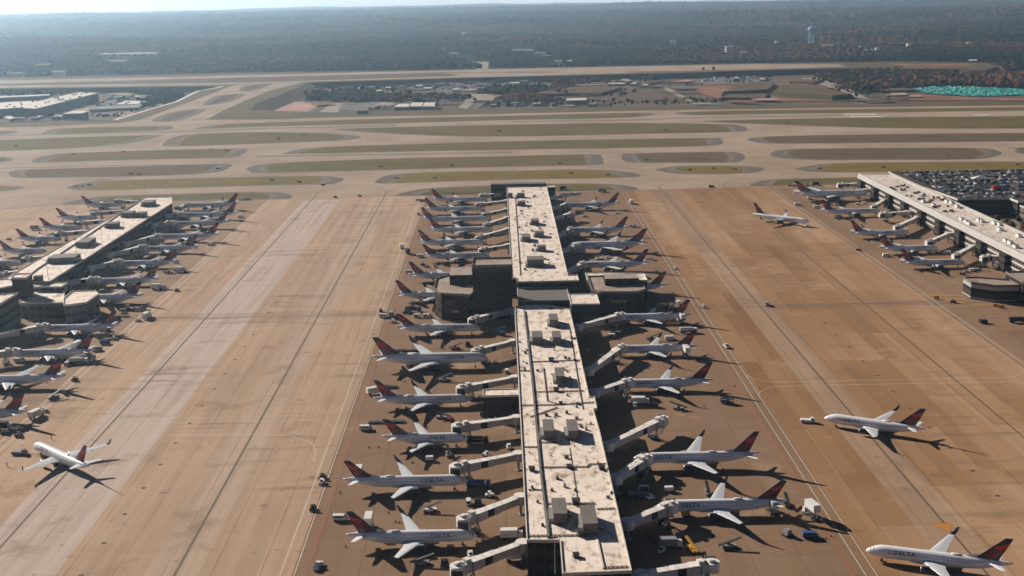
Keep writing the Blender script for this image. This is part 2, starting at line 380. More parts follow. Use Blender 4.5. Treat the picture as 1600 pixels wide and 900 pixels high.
# ------------------------------------------------------------------ terrain
ZV = -12.
def hz(x, y):
    x = np.asarray(x, float); y = np.asarray(y, float); d = np.hypot(x, y)
    a = np.clip((d - 3300) / 2500, 0, 1) ** 1.3
    h = 11 * np.sin(x / 610 + 1.3 + np.sin(y / 900)) * np.sin(y / 480 + .7 * np.sin(x / 830)) + 9 * np.sin(y / 1150 + x / 2100) + 6 * np.sin(x / 270 + y / 350) + 12 * np.sin(y / 2300 + 1.)
    return ZV + a * (h + 6) * (1 + np.clip(d - 6000, 0, 2e4) / 60000)
def terrain():
    rad = [60 * 1.0] + list(np.geomspace(300, 25000, 130)); na = 260
    ang = np.linspace(0, 2 * pi, na, endpoint=False)
    V = [(0, 0, ZV)]; Fc = []
    for r in rad:
        xs = r * np.sin(ang); ys = r * np.cos(ang); zs = hz(xs, ys); V += list(zip(xs.tolist(), ys.tolist(), zs.tolist()))
    for i in range(na): Fc.append((0, 1 + (i + 1) % na, 1 + i))
    for k in range(len(rad) - 1):
        a = 1 + k * na; b = a + na
        for i in range(na):
            j = (i + 1) % na; Fc.append((a + i, a + j, b + j, b + i))
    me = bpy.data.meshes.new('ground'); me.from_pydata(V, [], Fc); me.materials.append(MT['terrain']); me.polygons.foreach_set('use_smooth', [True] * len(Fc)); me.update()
    o = bpy.data.objects.new('ground', me); COL.objects.link(o); struct(o)
terrain()
def PL(pts, z=0.): return [G(x, y, z) for x, y in pts]
farA = [(-700, 213), (0, 191.5), (175, 187.5), (230, 173), (275, 160), (312, 142.5), (335, 136), (345, 131), (500, 126), (482, 129), (440, 147), (400, 162), (392, 172), (520, 175.5), (800, 169), (1200, 163.5), (1600, 160), (2300, 152)]
mb = MB(); mb.prism(PL(farA) + [(1300, -200), (-1300, -200)], ZV - 1, 0, 'grass_b', 'plateau', 34)
struct(mb.build('airfield_terrain'))
farBtop = [(-900, 150), (0, 122), (400, 113.5), (690, 109.5), (1160, 99), (1400, 96.5), (1540, 98), (1560, 104)]
farBbot = [(1540, 109), (1500, 107.5), (1322, 106.5), (1200, 109.5), (1060, 114), (800, 120), (715, 122), (482, 129), (335, 135), (0, 138.5), (-900, 165)]
mb = MB(); mb.prism(PL(farBtop + farBbot), ZV - 1, -.06, 'slope', 'plateau', 14)
struct(mb.build('runway_terrain'))
# valley between the two, and the clearing behind
mb = MB()
mb.sheet(PL([(-900, 225), (-900, 150), (1700, 100), (2300, 100), (2300, 170)], ZV), ZV + .15, 'valley')
struct(mb.build('valley_terrain'))

# ------------------------------------------------------------------ pavement
mb = MB(); mb.sheet([(-900, -150), (900, -150), (900, 1084), (360, 1084), (242, 1083), (144, 1077), (-164, 1062), (-381, 1054), (-460, 1020), (-900, 1010)], .02, 'apron')
struct(mb.build('apron'))
cf = [(-700, 222), (0, 199), (50, 198.5), (187, 192), (220, 187), (300, 158), (367, 132.5), (430, 130), (475, 128), (420, 142), (400, 150), (350, 172), (322, 187), (400, 187), (525, 183.5), (800, 177.5), (1025, 172.5), (1200, 170), (1600, 164.5), (2300, 156)]
mb = MB(); mb.sheet(PL(cf) + [(1100, 1010), (900, 1084), (360, 1084), (242, 1083), (144, 1077), (-164, 1062), (-381, 1054), (-460, 1020), (-900, 1010), (-1100, 1010)], .025, 'taxi')
struct(mb.build('taxiway'))
mb = MB()
mb.sheet(PL([(-900, 154), (0, 126), (400, 117), (800, 107.5), (1160, 100.5), (1310, 100), (1322, 104), (1225, 106.7), (1100, 110), (900, 113.3), (860, 112), (800, 112), (700, 113), (400, 120.5), (0, 131), (-900, 160)]), .04, 'taxi')
mb.sheet(PL([(-900, 162.5), (0, 134), (330, 129.7), (400, 128.5), (700, 119.2), (720, 117), (690, 114), (760, 113.5), (850, 113.5), (960, 112), (1000, 113.2), (800, 119.3), (700, 121.3), (480, 127.5), (400, 130.6), (330, 132.6), (0, 137), (-900, 164)]), .046, 'taxi')
struct(mb.build('runway_pavement'))
ISL = [  # (outline px, grass kind, shoulder in x, in y)
 ([(-60, 292), (0, 290.5), (25, 291), (38, 293), (25, 296.5), (0, 299), (-60, 300)], 'grass_y', 10, 5),
 ([(107, 292), (150, 283.5), (250, 280), (400, 276), (500, 275), (530, 277.5), (537, 281), (525, 286), (507, 288), (400, 290.5), (250, 295), (160, 297.5), (115, 296)], 'grass_y', 26, 6),
 ([(587, 283), (617, 272), (725, 268), (800, 267), (900, 264.5), (975, 268), (1001, 274), (985, 277), (900, 279.5), (800, 281), (700, 284), (617, 286.5), (592, 286.5)], 'grass_y', 26, 6),
 ([(1026, 264), (1062, 259.5), (1110, 258.5), (1150, 259), (1185, 261), (1194, 265), (1180, 269.5), (1150, 271.5), (1110, 272.5), (1062, 271.5), (1033, 268)], 'grass_y', 26, 6),
 ([(1246, 263), (1305, 255), (1450, 253), (1600, 252.5), (2100, 250), (2100, 263), (1600, 266), (1450, 268), (1305, 269.5), (1255, 267)], 'grass_y', 28, 6),
 ([(95, 319.5), (130, 311), (175, 306), (270, 303), (375, 300), (420, 300), (450, 303), (456, 309), (440, 311.3), (375, 312.4), (270, 315.5), (130, 319.6)], 'grass_g', 26, 7),
 ([(618, 305), (662, 295), (757, 290), (860, 287), (940, 287), (985, 291), (997, 296.5), (960, 297.7), (860, 300), (757, 303), (640, 306)], 'grass_g', 28, 6),
 ([(1172, 290), (1200, 281), (1292, 278), (1436, 275.5), (1600, 276), (2100, 273), (2100, 284), (1600, 286), (1436, 287), (1292, 289), (1200, 291)], 'grass_g', 26, 5),
 ([(-60, 246), (0, 245), (20, 248.5), (0, 254), (-60, 255)], 'grass_b', 8, 4),
 ([(14, 273), (25, 266), (100, 263), (200, 260), (345, 256), (360, 261), (325, 271), (200, 276), (100, 277.5), (32, 278)], 'grass_b', 22, 5),
 ([(387, 262), (430, 255), (600, 248), (800, 243.5), (925, 241), (940, 246), (942, 252), (930, 258), (800, 260.5), (600, 266), (412, 270.5), (392, 268)], 'grass_g', 24, 5),
 ([(971, 245), (980, 240), (1050, 238), (1137, 237.3), (1160, 241), (1163, 248), (1145, 254), (1050, 254.5), (987, 254), (974, 250)], 'grass_b', 22, 6),
 ([(1205, 239), (1237, 233), (1375, 231), (1525, 231), (1560, 236), (1562, 242), (1520, 249), (1375, 250), (1262, 249.7), (1215, 246)], 'grass_b', 24, 6),
 ([(1590, 233), (1620, 231), (2100, 228), (2100, 240), (1640, 242)], 'grass_b', 20, 6),
 ([(-100, 225), (0, 219), (125, 214), (244, 211), (246, 214), (200, 224), (125, 231), (0, 236.5), (-100, 240)], 'grass_g', 24, 5),
 ([(50, 251), (75, 243), (112, 239), (250, 234.5), (375, 232), (386, 236), (375, 243), (350, 246.5), (200, 250), (75, 254)], 'grass_g', 24, 5),
 ([(445, 239), (500, 230), (650, 225), (800, 220.5), (1100, 215.5), (1125, 218), (1130, 223), (1110, 227.5), (1000, 231), (800, 234), (600, 237.7), (462, 240.7)], 'grass_g', 24, 5),
 ([(1170, 216.5), (1225, 212.3), (1425, 209), (1600, 207.5), (2100, 203), (2100, 217), (1600, 221), (1400, 223), (1225, 224.6), (1180, 222)], 'grass_b', 24, 5),
 ([(67, 207.5), (100, 200.5), (250, 196.7), (268, 198), (271, 200), (250, 204), (100, 209.7), (72, 210)], 'grass_g', 24, 5),
 ([(-80, 208), (0, 204.5), (22, 205), (30, 207), (0, 210.5), (-80, 214)], 'grass_b', 12, 4),
 ([(255, 225), (287, 211), (400, 206.5), (475, 207), (535, 209.5), (564, 214), (550, 218), (525, 220), (400, 225), (275, 228.7)], 'grass_g', 26, 5),
 ([(525, 202), (600, 199), (800, 194.7), (975, 192), (1125, 193.7), (1160, 197), (1167, 201), (1150, 206), (1000, 209.5), (800, 213.5), (675, 212), (575, 207)], 'grass_g', 30, 5),
 ([(1098, 189.3), (1200, 186.3), (1400, 183), (1600, 181.3), (2200, 174), (2200, 197), (1600, 201), (1400, 200.5), (1300, 198), (1200, 194.5), (1130, 191.5)], 'grass_g', 16, 4),
 ([(304, 200.5), (350, 194), (400, 192), (600, 185.3), (800, 180.7), (975, 176.3), (1020, 177.5), (1022, 179.5), (975, 184), (800, 187.6), (600, 193.3), (400, 198.3), (325, 201.4)], 'grass_g', 20, 4),
 ([(1055, 176.4), (1100, 174), (1200, 172), (1600, 167.3), (2200, 160), (2200, 167), (1600, 173), (1200, 178.2), (1087, 180)], 'grass_g', 16, 4),
 ([(237, 188.5), (270, 175), (320, 170), (310, 178), (275, 189)], 'grass_b', 16, 10),
 ([(318, 162), (338, 150), (380, 146.5), (375, 153), (350, 161), (325, 164)], 'grass_b', 16, 10),
 ([(374, 141), (385, 133.5), (425, 131), (420, 134), (400, 141), (380, 142.5)], 'grass_b', 12, 10),
]
for i, (pl, kind, ix, iy) in enumerate(ISL):
    w = smooth(PL(pl), 4); w = [(max(-1500, min(1500, a)), b) for a, b in w]
    mb = MB(); mb.sheet(w, .05, 'shoulder'); struct(mb.build('shoulder_pavement'))
    mb = MB(); mb.sheet(inset(w, ix * .5, iy * .5), .075, 'shoulder2'); struct(mb.build('shoulder_pavement'))
    mb = MB(); mb.sheet(inset(w, ix * .8, iy * .9), .10, kind); struct(mb.build('grass'))
# grass between the far runway and its taxiway
mb = MB(); mb.sheet(PL([(-900, 160.5), (0, 131.5), (400, 121), (690, 114), (715, 117), (700, 118.5), (400, 127.5), (0, 133.6), (-900, 162)]), .03, 'grass_b'); struct(mb.build('grass'))

# painted lines: one sheet of markings per kind
def lines():
    m = MB()
    Y0, Y1 = 150, 1062
    for x in (-69.7, -65.3): m.box(x - .14, x + .14, Y0, Y1 - 5, .035, .040, 'line_w')
    for x in (107.9, 111.2): m.box(x - .12, x + .12, Y0, Y1, .035, .040, 'line_w')
    for x in (-199.5, -203.): m.box(x - .16, x + .16, Y0, 1040, .035, .040, 'line_w')
    for x in (239.6, 243.2): m.box(x - .16, x + .16, 300, 1066, .035, .040, 'line_w')
    # crossings with rounded corners
    for x0, x1, ya, yb in ((-199, -70, 489, 483), (111, 239, 521, 515)):
        for s, yy in ((1, ya), (-1, yb)):
            pts = [(x0, yy + s * 14)] + [(x0 + 14 - 14 * cos(a), yy + s * (14 - 14 * sin(a))) for a in np.linspace(.2, pi / 2, 6)] + [(x1 - 14 + 14 * sin(a), yy + s * (14 - 14 * cos(a))) for a in np.linspace(0, pi / 2, 6)]
            m.strip(pts, .2, .041, 'line_w')
    # curved lead into the service road, left alley, near
    m.strip([(-137, 468), (-100, 467), (-86, 464), (-77, 457), (-73.5, 446), (-73, 436)], .28, .042, 'line_w')
    struct(m.build('road_marking'))
    m = MB()
    for x in (-61.6, 104.2): m.box(x - .14, x + .14, Y0, Y1 - 10, .035, .040, 'line_r')
    for y in (378, 420, 468, 520, 580):                                  # stand markings
        m.strip([(-58, y - 19), (-30, y - 19), (-30, y - 12)], .18, .042, 'line_r'); m.strip([(62, y - 22), (100, y - 22)], .18, .042, 'line_r')
    struct(m.build('red_marking'))
    m = MB()
    for x in (-102.3, 144.2, -164.5, 203.): m.box(x - .42, x + .42, Y0, Y1 + 20, .035, .041, 'line_d'); m.box(x - .12, x + .12, Y0, Y1 + 20, .043, .046, 'line_y')
    # curves where the lanes meet the taxiways
    for x in (-102.3, 144.2, -164.5, 203.):
        for s in (-1, 1):
            m.strip([(x + s * (45 - 45 * cos(a)), 1082 + 55 * sin(a)) for a in np.linspace(0, pi / 2, 9)] , .9, .047, 'line_y')
    for y in (1150, 1228): m.strip([(-1300, y), (1300, y + 26)], .8, .047, 'line_y')
    struct(m.build('taxi_marking'))
    m = MB(); m.sheet(PL([(1455, 819), (1487, 817.5), (1485, 832)]), .05, 'line_o')
    for (a, b) in (((1288, 683), (1300, 684)), ((486, 770), (497, 769))): m.strip(PL([a, b]), 1.5, .05, 'line_o')
    struct(m.build('orange_marking'))
    m = MB()
    for (x0, x1, y0, y1) in ((1318, 1370, 178, 178.9), (1328, 1380, 181.8, 182.7), (1522, 1547, 179.3, 180.1)):
        m.sheet(PL([(x0, y0), (x1, y0), (x1, y1), (x0, y1)]), .13, 'line_w2')
    struct(m.build('runway_marking'))
    m = MB()
    m.strip(PL([(-100, 216), (0, 211.7), (262, 206.5), (400, 201), (620, 196.5)]), 14, .14, 'rubber')
    m.strip(PL([(800, 190.5), (1000, 187), (1100, 183.5), (1320, 180.5)]), 12, .14, 'rubber')
    m.strip(PL([(400, 244.5), (800, 238)]), 12, .032, 'rubber'); m.strip(PL([(0, 263), (260, 257)]), 7, .032, 'rubber')
    struct(m.build('runway_wear'))
lines()

# valley patches
def inpoly_(x, y, pl):
    c = False; n = len(pl)
    for i in range(n):
        (x1, y1), (x2, y2) = pl[i], pl[(i + 1) % n]
        if (y1 > y) != (y2 > y) and x < (x2 - x1) * (y - y1) / (y2 - y1) + x1: c = not c
    return c
PATCH = [
 ('pinklot', [(400, 172), (405, 161), (470, 159), (500, 164), (480, 175), (420, 177)]),
 ('gravel', [(498, 175), (520, 161), (536, 161), (528, 176)]), ('lot', [(528, 172), (536, 161), (620, 159), (612, 171)]),
 ('gravel', [(586, 164), (598, 157), (620, 158), (612, 164)]), ('gravel', [(664, 157), (700, 151), (730, 152), (700, 158)]),
 ('lot', [(560, 145), (620, 137), (720, 133), (800, 128), (800, 137), (700, 145), (640, 148)]),
 ('gravel', [(716, 168), (738, 147), (800, 145), (800, 150), (745, 156), (730, 170)]),
 ('lot', [(735, 170), (760, 158), (900, 158), (915, 164), (890, 168), (800, 169)]),
 ('gravel', [(865, 137), (870, 132), (907, 131), (900, 136)]), ('lot', [(800, 128), (800, 119.5), (850, 120), (845, 130)]),
 ('brush', [(820, 152), (850, 138), (900, 132), (1000, 131), (1060, 140), (1075, 158), (960, 160), (880, 152)]),
 ('gravel', [(1030, 135), (1040, 135), (1084, 158), (1074, 159)]), ('dirt', [(952, 120), (985, 119), (990, 125), (955, 127)]),
 ('lot', [(945, 131), (960, 128), (1040, 130), (1035, 134), (960, 134)]),
 ('lot', [(1085, 126), (1130, 118), (1200, 119), (1215, 127), (1150, 131), (1100, 132)]),
 ('dirt', [(1085, 134), (1180, 130), (1260, 131), (1300, 140), (1330, 157), (1150, 160), (1090, 146)]),
 ('gravel', [(1250, 122), (1275, 121), (1310, 131), (1345, 148), (1360, 156), (1335, 152), (1290, 134)]),
 ('grass_b', [(1262, 136), (1290, 137), (1335, 153), (1362, 158), (1300, 158)]),
 ('dirt', [(1380, 148), (1440, 147), (1500, 151), (1600, 153), (1600, 157), (1450, 157), (1400, 156)]),
 ('dirt', [(1390, 100), (1510, 99.5), (1520, 103), (1420, 104)]), ('grass_b', [(0, 150), (0, 141), (260, 139), (330, 137), (300, 146), (200, 146)]),
 ('lot', [(150, 166), (175, 150), (240, 148), (275, 156), (230, 170), (180, 187), (90, 188), (0, 190), (0, 172), (90, 172)]),
 ('gravel', [(105, 176), (130, 165), (152, 164), (130, 175)]), ('gravel', [(178, 187), (200, 172), (222, 170), (210, 178)]),
 ('gravel', [(166, 146), (178, 138), (210, 139), (205, 150)]),
 ('lot', [(-400, 190), (-300, 168), (0, 168), (0, 190)]),
]
pz = ZV + .3
for k, pl in PATCH:
    pz += .05; zz = -.02 if pl[0] == (1390, 100) else pz
    mb = MB(); mb.sheet(PL(pl, zz), zz if zz > -1 else pz, k)
    struct(mb.build('patch_ground'))
prs = random.Random(3)
for q in range(110):                                                 # rough ground, tracks and yards
    x = prs.uniform(480, 1420) if q > 22 else prs.uniform(0, 230); y = prs.uniform(124, 165) if q > 22 else prs.uniform(168, 188)
    if inpoly_(x, y, farA) or y > 186 - max(0, x) * .018 or y < 140 - x * .022: continue
    a = prs.uniform(6, 34); b = prs.uniform(.5, 2.4); sk = prs.uniform(-.06, .06)
    pl = [(x + a * cos(v) * prs.uniform(.6, 1.2), y + b * sin(v) * prs.uniform(.6, 1.2) + sk * a * cos(v)) for v in np.linspace(0, 2 * pi, 11, endpoint=False)]
    pz += .03; mb = MB(); mb.sheet(PL(pl, pz), pz, prs.choice(['gravel', 'lot', 'brush', 'brush', 'dirt', 'grass_b', 'slope', 'grass_g', 'pinklot', 'slope'])); struct(mb.build('patch_ground'))
mb = MB(); mb.sheet(PL([(745, 110), (762, 110), (764, 98), (745, 88), (712, 82), (690, 83), (728, 92), (742, 100)], ZV), ZV + .6, 'gravel'); struct(mb.build('highway'))
mb = MB(); mb.strip(PL([(180, 187.5), (230, 172), (275, 159), (310, 142), (340, 137), (348, 134.5)]), 7, .06, 'line_w'); mb.strip(PL([(0, 196), (70, 190.5), (120, 186.5)]), 8, .05, 'shoulder2'); struct(mb.build('perimeter_road'))
# terraced berms, their near faces turned from the sun
for pl, h in (([(1130, 151), (1160, 138), (1210, 137), (1200, 147)], 9), ([(1208, 151), (1222, 139), (1265, 140), (1330, 155), (1300, 157.5)], 9), ([(1125, 157), (1140, 151), (1200, 151), (1195, 157)], 5),
              ([(1055, 108), (1060, 112.5), (1300, 107), (1500, 105.5), (1500, 105), (1300, 106)], 0), ([(830, 152), (870, 142), (930, 139), (970, 141), (940, 150)], 6), ([(1240, 131), (1262, 127), (1285, 129), (1270, 132)], 5), ([(985, 124), (1000, 119), (1018, 120), (1020, 125)], 7)):
    if h:
        mb = MB(); mb.prism(PL(pl, ZV), ZV - 1, ZV + h, 'slope', 'brush', 10); struct(mb.build('berm_terrain'))

# ------------------------------------------------------------------ woodland
FORLINE = [(-1200, 158), (0, 121), (400, 112.5), (690, 108.5), (1160, 98), (1400, 95.5), (1560, 97), (1570, 112), (2400, 112)]
ICOV = None
def ico():
    p = (1 + 5 ** .5) / 2; v = np.array([(-1, p, 0), (1, p, 0), (-1, -p, 0), (1, -p, 0), (0, -1, p), (0, 1, p), (0, -1, -p), (0, 1, -p), (p, 0, -1), (p, 0, 1), (-p, 0, -1), (-p, 0, 1)], float); v /= np.linalg.norm(v[0])
    f = np.array([(0, 11, 5), (0, 5, 1), (0, 1, 7), (0, 7, 10), (0, 10, 11), (1, 5, 9), (5, 11, 4), (11, 10, 2), (10, 7, 6), (7, 1, 8), (3, 9, 4), (3, 4, 2), (3, 2, 6), (3, 6, 8), (3, 8, 9), (4, 9, 5), (2, 4, 11), (6, 2, 10), (8, 6, 7), (9, 8, 1)]); return v, f
def wood(name, xs, ys, zs, rad, label, cat, warm=0.):
    n = len(xs); v, f = ico(); nv = len(v)
    jit = 1 + .35 * rng.standard_normal((n, nv, 1)).clip(-1.4, 1.4)
    R = rad[:, None, None] * np.array([1, 1, .95])[None, None, :] * (.85 + .3 * rng.random((n, 1, 3)))
    V = v[None] * R * jit; V[:, :, 0] += xs[:, None]; V[:, :, 1] += ys[:, None]; V[:, :, 2] += (zs + rad * .8)[:, None]
    Fc = (f[None] + (np.arange(n) * nv)[:, None, None]).reshape(-1, 3)
    me = bpy.data.meshes.new(name); me.vertices.add(n * nv); me.vertices.foreach_set('co', V.reshape(-1).astype('f4'))
    me.loops.add(len(Fc) * 3); me.loops.foreach_set('vertex_index', Fc.reshape(-1).astype('i4'))
    me.polygons.add(len(Fc)); me.polygons.foreach_set('loop_start', np.arange(0, len(Fc) * 3, 3, dtype='i4')); me.update(calc_edges=True)
    pat = xs / 2600 + 1.1 * np.sin(xs / 420 + ys / 700) * np.sin(ys / 520) + np.sin(xs / 190 + 2 * np.sin(ys / 310)) + np.sin(ys / 240 + 1.7 * np.sin(xs / 260)) + .9 * rng.standard_normal(n) + warm + np.sin(ys / 90 + xs / 400) * .5
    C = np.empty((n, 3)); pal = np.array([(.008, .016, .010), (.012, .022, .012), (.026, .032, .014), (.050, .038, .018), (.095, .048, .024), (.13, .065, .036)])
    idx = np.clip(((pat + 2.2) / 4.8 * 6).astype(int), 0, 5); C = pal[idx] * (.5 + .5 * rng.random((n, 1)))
    ca = me.color_attributes.new('Col', 'FLOAT_COLOR', 'POINT'); CC = np.ones((n, nv, 4)); CC[:, :, :3] = C[:, None, :]
    ca.data.foreach_set('color', CC.reshape(-1).astype('f4'))
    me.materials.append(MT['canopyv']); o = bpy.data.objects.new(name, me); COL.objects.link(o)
    return tag(o, label, cat, kind='stuff')
def pxv(x, y, z):
    q = np.stack([x, y, z], 1) - CAM; zz = q @ FW
    return 800 + F * (q @ EX) / zz, 450 + F * (q @ EY) / zz
def ring(d0, d1, n, r0, r1):
    a = rng.uniform(-.49, .49, n) + YAW; d = np.sqrt(rng.uniform(d0 ** 2, d1 ** 2, n)); x = d * np.sin(a); y = d * np.cos(a); z = hz(x, y)
    px, py = pxv(x, y, z); lim = np.interp(px, [p[0] for p in FORLINE], [p[1] for p in FORLINE])
    ok = (py < lim - .3)
    ok &= ~((px > 688) & (px < 768) & (py > 82) & (py < 112) & (abs(py - (84 + (px - 700) * .28)) < 5 + (px - 700) * .08))      # highway corridor
    clear = np.sin(x / 700 + 3) * np.sin(y / 420 + 1) + .6 * np.sin(x / 260) * np.sin(y / 210)
    ok &= (clear < .88)
    return x[ok], y[ok], z[ok], rng.uniform(r0, r1, ok.sum())
parts = [ring(2500, 4300, 36000, 5, 9), ring(4300, 7000, 36000, 9, 15), ring(7000, 14000, 34000, 16, 30)]
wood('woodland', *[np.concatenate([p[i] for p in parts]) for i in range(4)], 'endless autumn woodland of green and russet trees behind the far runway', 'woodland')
def inpoly(px, py, pl):
    c = np.zeros(len(px), bool); n = len(pl)
    for i in range(n):
        x1, y1 = pl[i]; x2, y2 = pl[(i + 1) % n]
        k = ((y1 > py) != (y2 > py)) & (px < (x2 - x1) * (py - y1) / ((y2 - y1) or 1e-9) + x1); c ^= k
    return c
GROVES = [
 ([(1275, 120), (1330, 114), (1400, 112), (1500, 120), (1600, 119), (1700, 119), (1700, 142), (1600, 139), (1500, 134), (1420, 138), (1345, 146), (1295, 128)], 2300, 4, 8, 'brown and green wood between the far runway and the teal tarpaulins', .9),
 ([(475, 158), (490, 147), (560, 140), (600, 148), (680, 150), (740, 155), (650, 160), (560, 160)], 500, 3, 6, 'scrubby thicket beside the pink clay lot in the valley', .3),
 ([(745, 147), (770, 138), (850, 138), (870, 146), (800, 149)], 420, 3, 6, 'dark thicket in front of the crowded valley car lots', -.8),
 ([(770, 160), (800, 148), (850, 152), (880, 160), (800, 163)], 380, 2.5, 5, 'brown brush behind the fenced car compound in the valley', .8),
 ([(860, 140), (880, 122), (930, 120), (940, 128), (900, 132), (880, 146)], 300, 3, 6, 'russet brush around the pale gravel yard in the valley', .9),
 ([(0, 150), (0, 141), (120, 138), (330, 136), (300, 143), (240, 150), (160, 142), (80, 150)], 500, 3, 6, 'hazy scrub between the left warehouses and the far runway', 0.),
 ([(215, 168), (240, 152), (290, 148), (280, 158), (240, 168)], 300, 3, 5, 'dark scrub inside the bend of the perimeter road', -.5),
 ([(1500, 375), (1530, 345), (1600, 345), (1700, 380), (1650, 400), (1600, 390)], 90, 2.0, 3.4, 'red-brown shrubs below the parking garage', 1.6),
]
for pl, n, r0, r1, lab, warm in GROVES:
    xs = rng.uniform(min(p[0] for p in pl), max(p[0] for p in pl), n * 2); ys = rng.uniform(min(p[1] for p in pl), max(p[1] for p in pl), n * 2)
    ok = inpoly(xs, ys, pl); xs = xs[ok][:n]; ys = ys[ok][:n]; z0 = 0. if ys.min() > 300 else ZV
    w = np.array([G(a, b, z0) for a, b in zip(xs, ys)]); wood('thicket', w[:, 0], w[:, 1], np.full(len(w), z0), rng.uniform(r0, r1, len(w)), lab, 'thicket', warm)
# loose bushes all over the valley floor
n = 5200; xs = rng.uniform(-60, 1700, n); ys = rng.uniform(119, 189, n); w = np.array([G(a, b, ZV) for a, b in zip(xs, ys)])
ok = ~inpoly(xs, ys, farA) & (ys > np.interp(xs, [0, 335, 482, 700, 1200, 1540], [141, 137, 133, 125, 113, 111])) & (ys < np.interp(xs, [0, 200, 400, 800, 1200, 1700], [188, 184, 172, 167, 162, 156]))
cl = np.sin(w[:, 0] / 95 + np.sin(w[:, 1] / 60)) + np.sin(w[:, 1] / 47 + 2 * np.sin(w[:, 0] / 150)); ok &= cl > .35; ok &= ~((xs > 396) & (xs < 620) & (ys > 158)); ok &= ~((xs > 1405) & (ys > 130))
w = w[ok]; wood('thicket', w[:, 0], w[:, 1], np.full(len(w), ZV), rng.uniform(1.2, 4., len(w)), 'loose bushes and small trees dotted over the whole valley floor', 'bushes', .3)
TREES = [(478, 152, 14, 'g'), (545, 152, 20, 'g'), (518, 156, 14, 'g'), (615, 147, 13, 'b'), (632, 154, 10, 'g'), (649, 154, 9, 'b'), (742, 160, 9, 'b'), (873, 149, 13, 'g'), (884, 150, 12, 'g'), (1000, 126, 12, 'g'),
         (843, 134, 14, 'b'), (683, 168, 9, 'g'), (1099, 111, 9, 'g'), (1115, 111, 10, 'b'), (1355, 152, 14, 'g'), (205, 139, 10, 'b'), (1424, 292, 13, 'b'), (1338, 153, 10, 'b')]
def tree(x, y, h, kind, label):
    zb = 0. if y > 160 and y > 200 else ZV
    if y < 113: zb = -.06
    gx, gy = G(x, y, zb); t = thing('tree', label, 'tree', (gx, gy, zb), 0, 'trees standing alone in the valley' if y < 200 else None)
    m = MB(); m.tube((0, 0, 0), (0, 0, h * .55), h * .035, 'trunk', 7, h * .015)
    for k in range(6):
        a = k * 1.05 + random.random(); m.tube((0, 0, h * (.25 + .04 * k)), (cos(a) * h * .28, sin(a) * h * .28, h * (.5 + .05 * k)), h * .014, 'trunk', 5, h * .005)
    m.build('trunk', t)
    m = MB(); lk = 'leaf_b' if kind == 'b' else 'leaf_g'
    for k in range(420):
        a = random.random() * 2 * pi; u = random.uniform(-1, 1); rr = random.random() ** .45
        c = Vector((cos(a) * sqrt(1 - u * u) * .36 * h * rr, sin(a) * sqrt(1 - u * u) * .36 * h * rr, h * .62 + u * .36 * h * rr)) * 1
        s = h * random.uniform(.03, .065); q = Quaternion((random.gauss(0, 1), random.gauss(0, 1), random.gauss(0, 1), random.gauss(0, 1))).normalized()
        m.face(m.add([c + q @ Vector(p) * s for p in ((-1, -.7, 0), (1, -.6, .2), (.9, .8, 0), (-.8, .9, .25))]), lk)
    m.build('crown', t); return t
TL = ['round dark tree left of the pink lot', 'biggest dark tree in the left valley scrub', 'dark tree between the biggest tree and the pink lot', 'brown tree above the white valley sheds', 'small green tree left of the three white sheds', 'small brown tree above the three white sheds',
      'golden tree right of the gravel yard entrance', 'left of two dark trees standing together in the valley', 'right of two dark trees standing together in the valley', 'dark tree on the mound beside the far runway', 'tall pale brown tree right of the valley car lots', 'dark tree touching the rightmost white shed',
      'left of two trees on the bank of the far runway', 'right of two trees on the bank of the far runway', 'dark tree beside the curving gravel road', 'hazy tree between the warehouses and the far runway', 'bare brown tree beside the end of the right concourse', 'brown tree beside the curving gravel road']
for (x, y, h, k), l in zip(TREES, TL): tree(x, y, h, k, l)

# ------------------------------------------------------------------ far buildings
def shed(roof, z1, z0, name, label, cat, wall='gwall', rf='wroof', vents=0, group=None):
    w = PL(roof, z1); cx = sum(p[0] for p in w) / len(w); cy = sum(p[1] for p in w) / len(w); w = [(a - cx, b - cy) for a, b in w]
    t = thing(name, label, cat, (cx, cy, z0), 0, group)
    m = MB(); m.prism(w, 0, z1 - z0 - .6, wall); m.build('wall', t)
    m = MB(); m.prism(inset(w, -.8, -.8), z1 - z0 - .6, z1 - z0, rf); r = m.build('roof', t)
    if vents:
        m = MB(); xs = [p[0] for p in w]; ys = [p[1] for p in w]
        for k in range(vents):
            for _ in range(20):
                x = random.uniform(min(xs), max(xs)); y = random.uniform(min(ys), max(ys))
                if inpoly(np.array([x]), np.array([y]), w)[0]: break
            m.box(x - 1.5, x + 1.5, y - 1.5, y + 1.5, z1 - z0, z1 - z0 + 1.6, 'hvac')
        m.build('vents', r)['kind'] = 'stuff'
    return t
shed([(66.6, 156), (123.5, 144), (153.5, 145), (108, 156)], ZV + 16, ZV, 'warehouse', 'large white-roofed warehouse at far left, the farther of two', 'warehouse', vents=18)
shed([(-60, 163), (76, 156.5), (104, 157.4), (55, 169.6), (24, 168), (3, 170), (-60, 172)], ZV + 16, ZV, 'warehouse', 'large white-roofed warehouse cut by the left picture edge', 'warehouse', vents=24)
shed([(97.5, 177.7), (114, 173), (138, 173.6), (127, 177)], ZV + 14, ZV, 'warehouse', 'dark-walled warehouse with pale roof beside the left taxiway', 'warehouse')
shed([(180, 163), (197, 157.4), (229, 157.7), (218, 162.4)], ZV + 7, ZV, 'warehouse', 'low flat warehouse with skylights right of the biggest left warehouse', 'warehouse', vents=4)
shed([(140, 171), (158, 166), (222, 163), (216, 168)], ZV + 6, ZV, 'warehouse', 'long grey-roofed shed in front of the skylight warehouse', 'warehouse', rf='gwall')
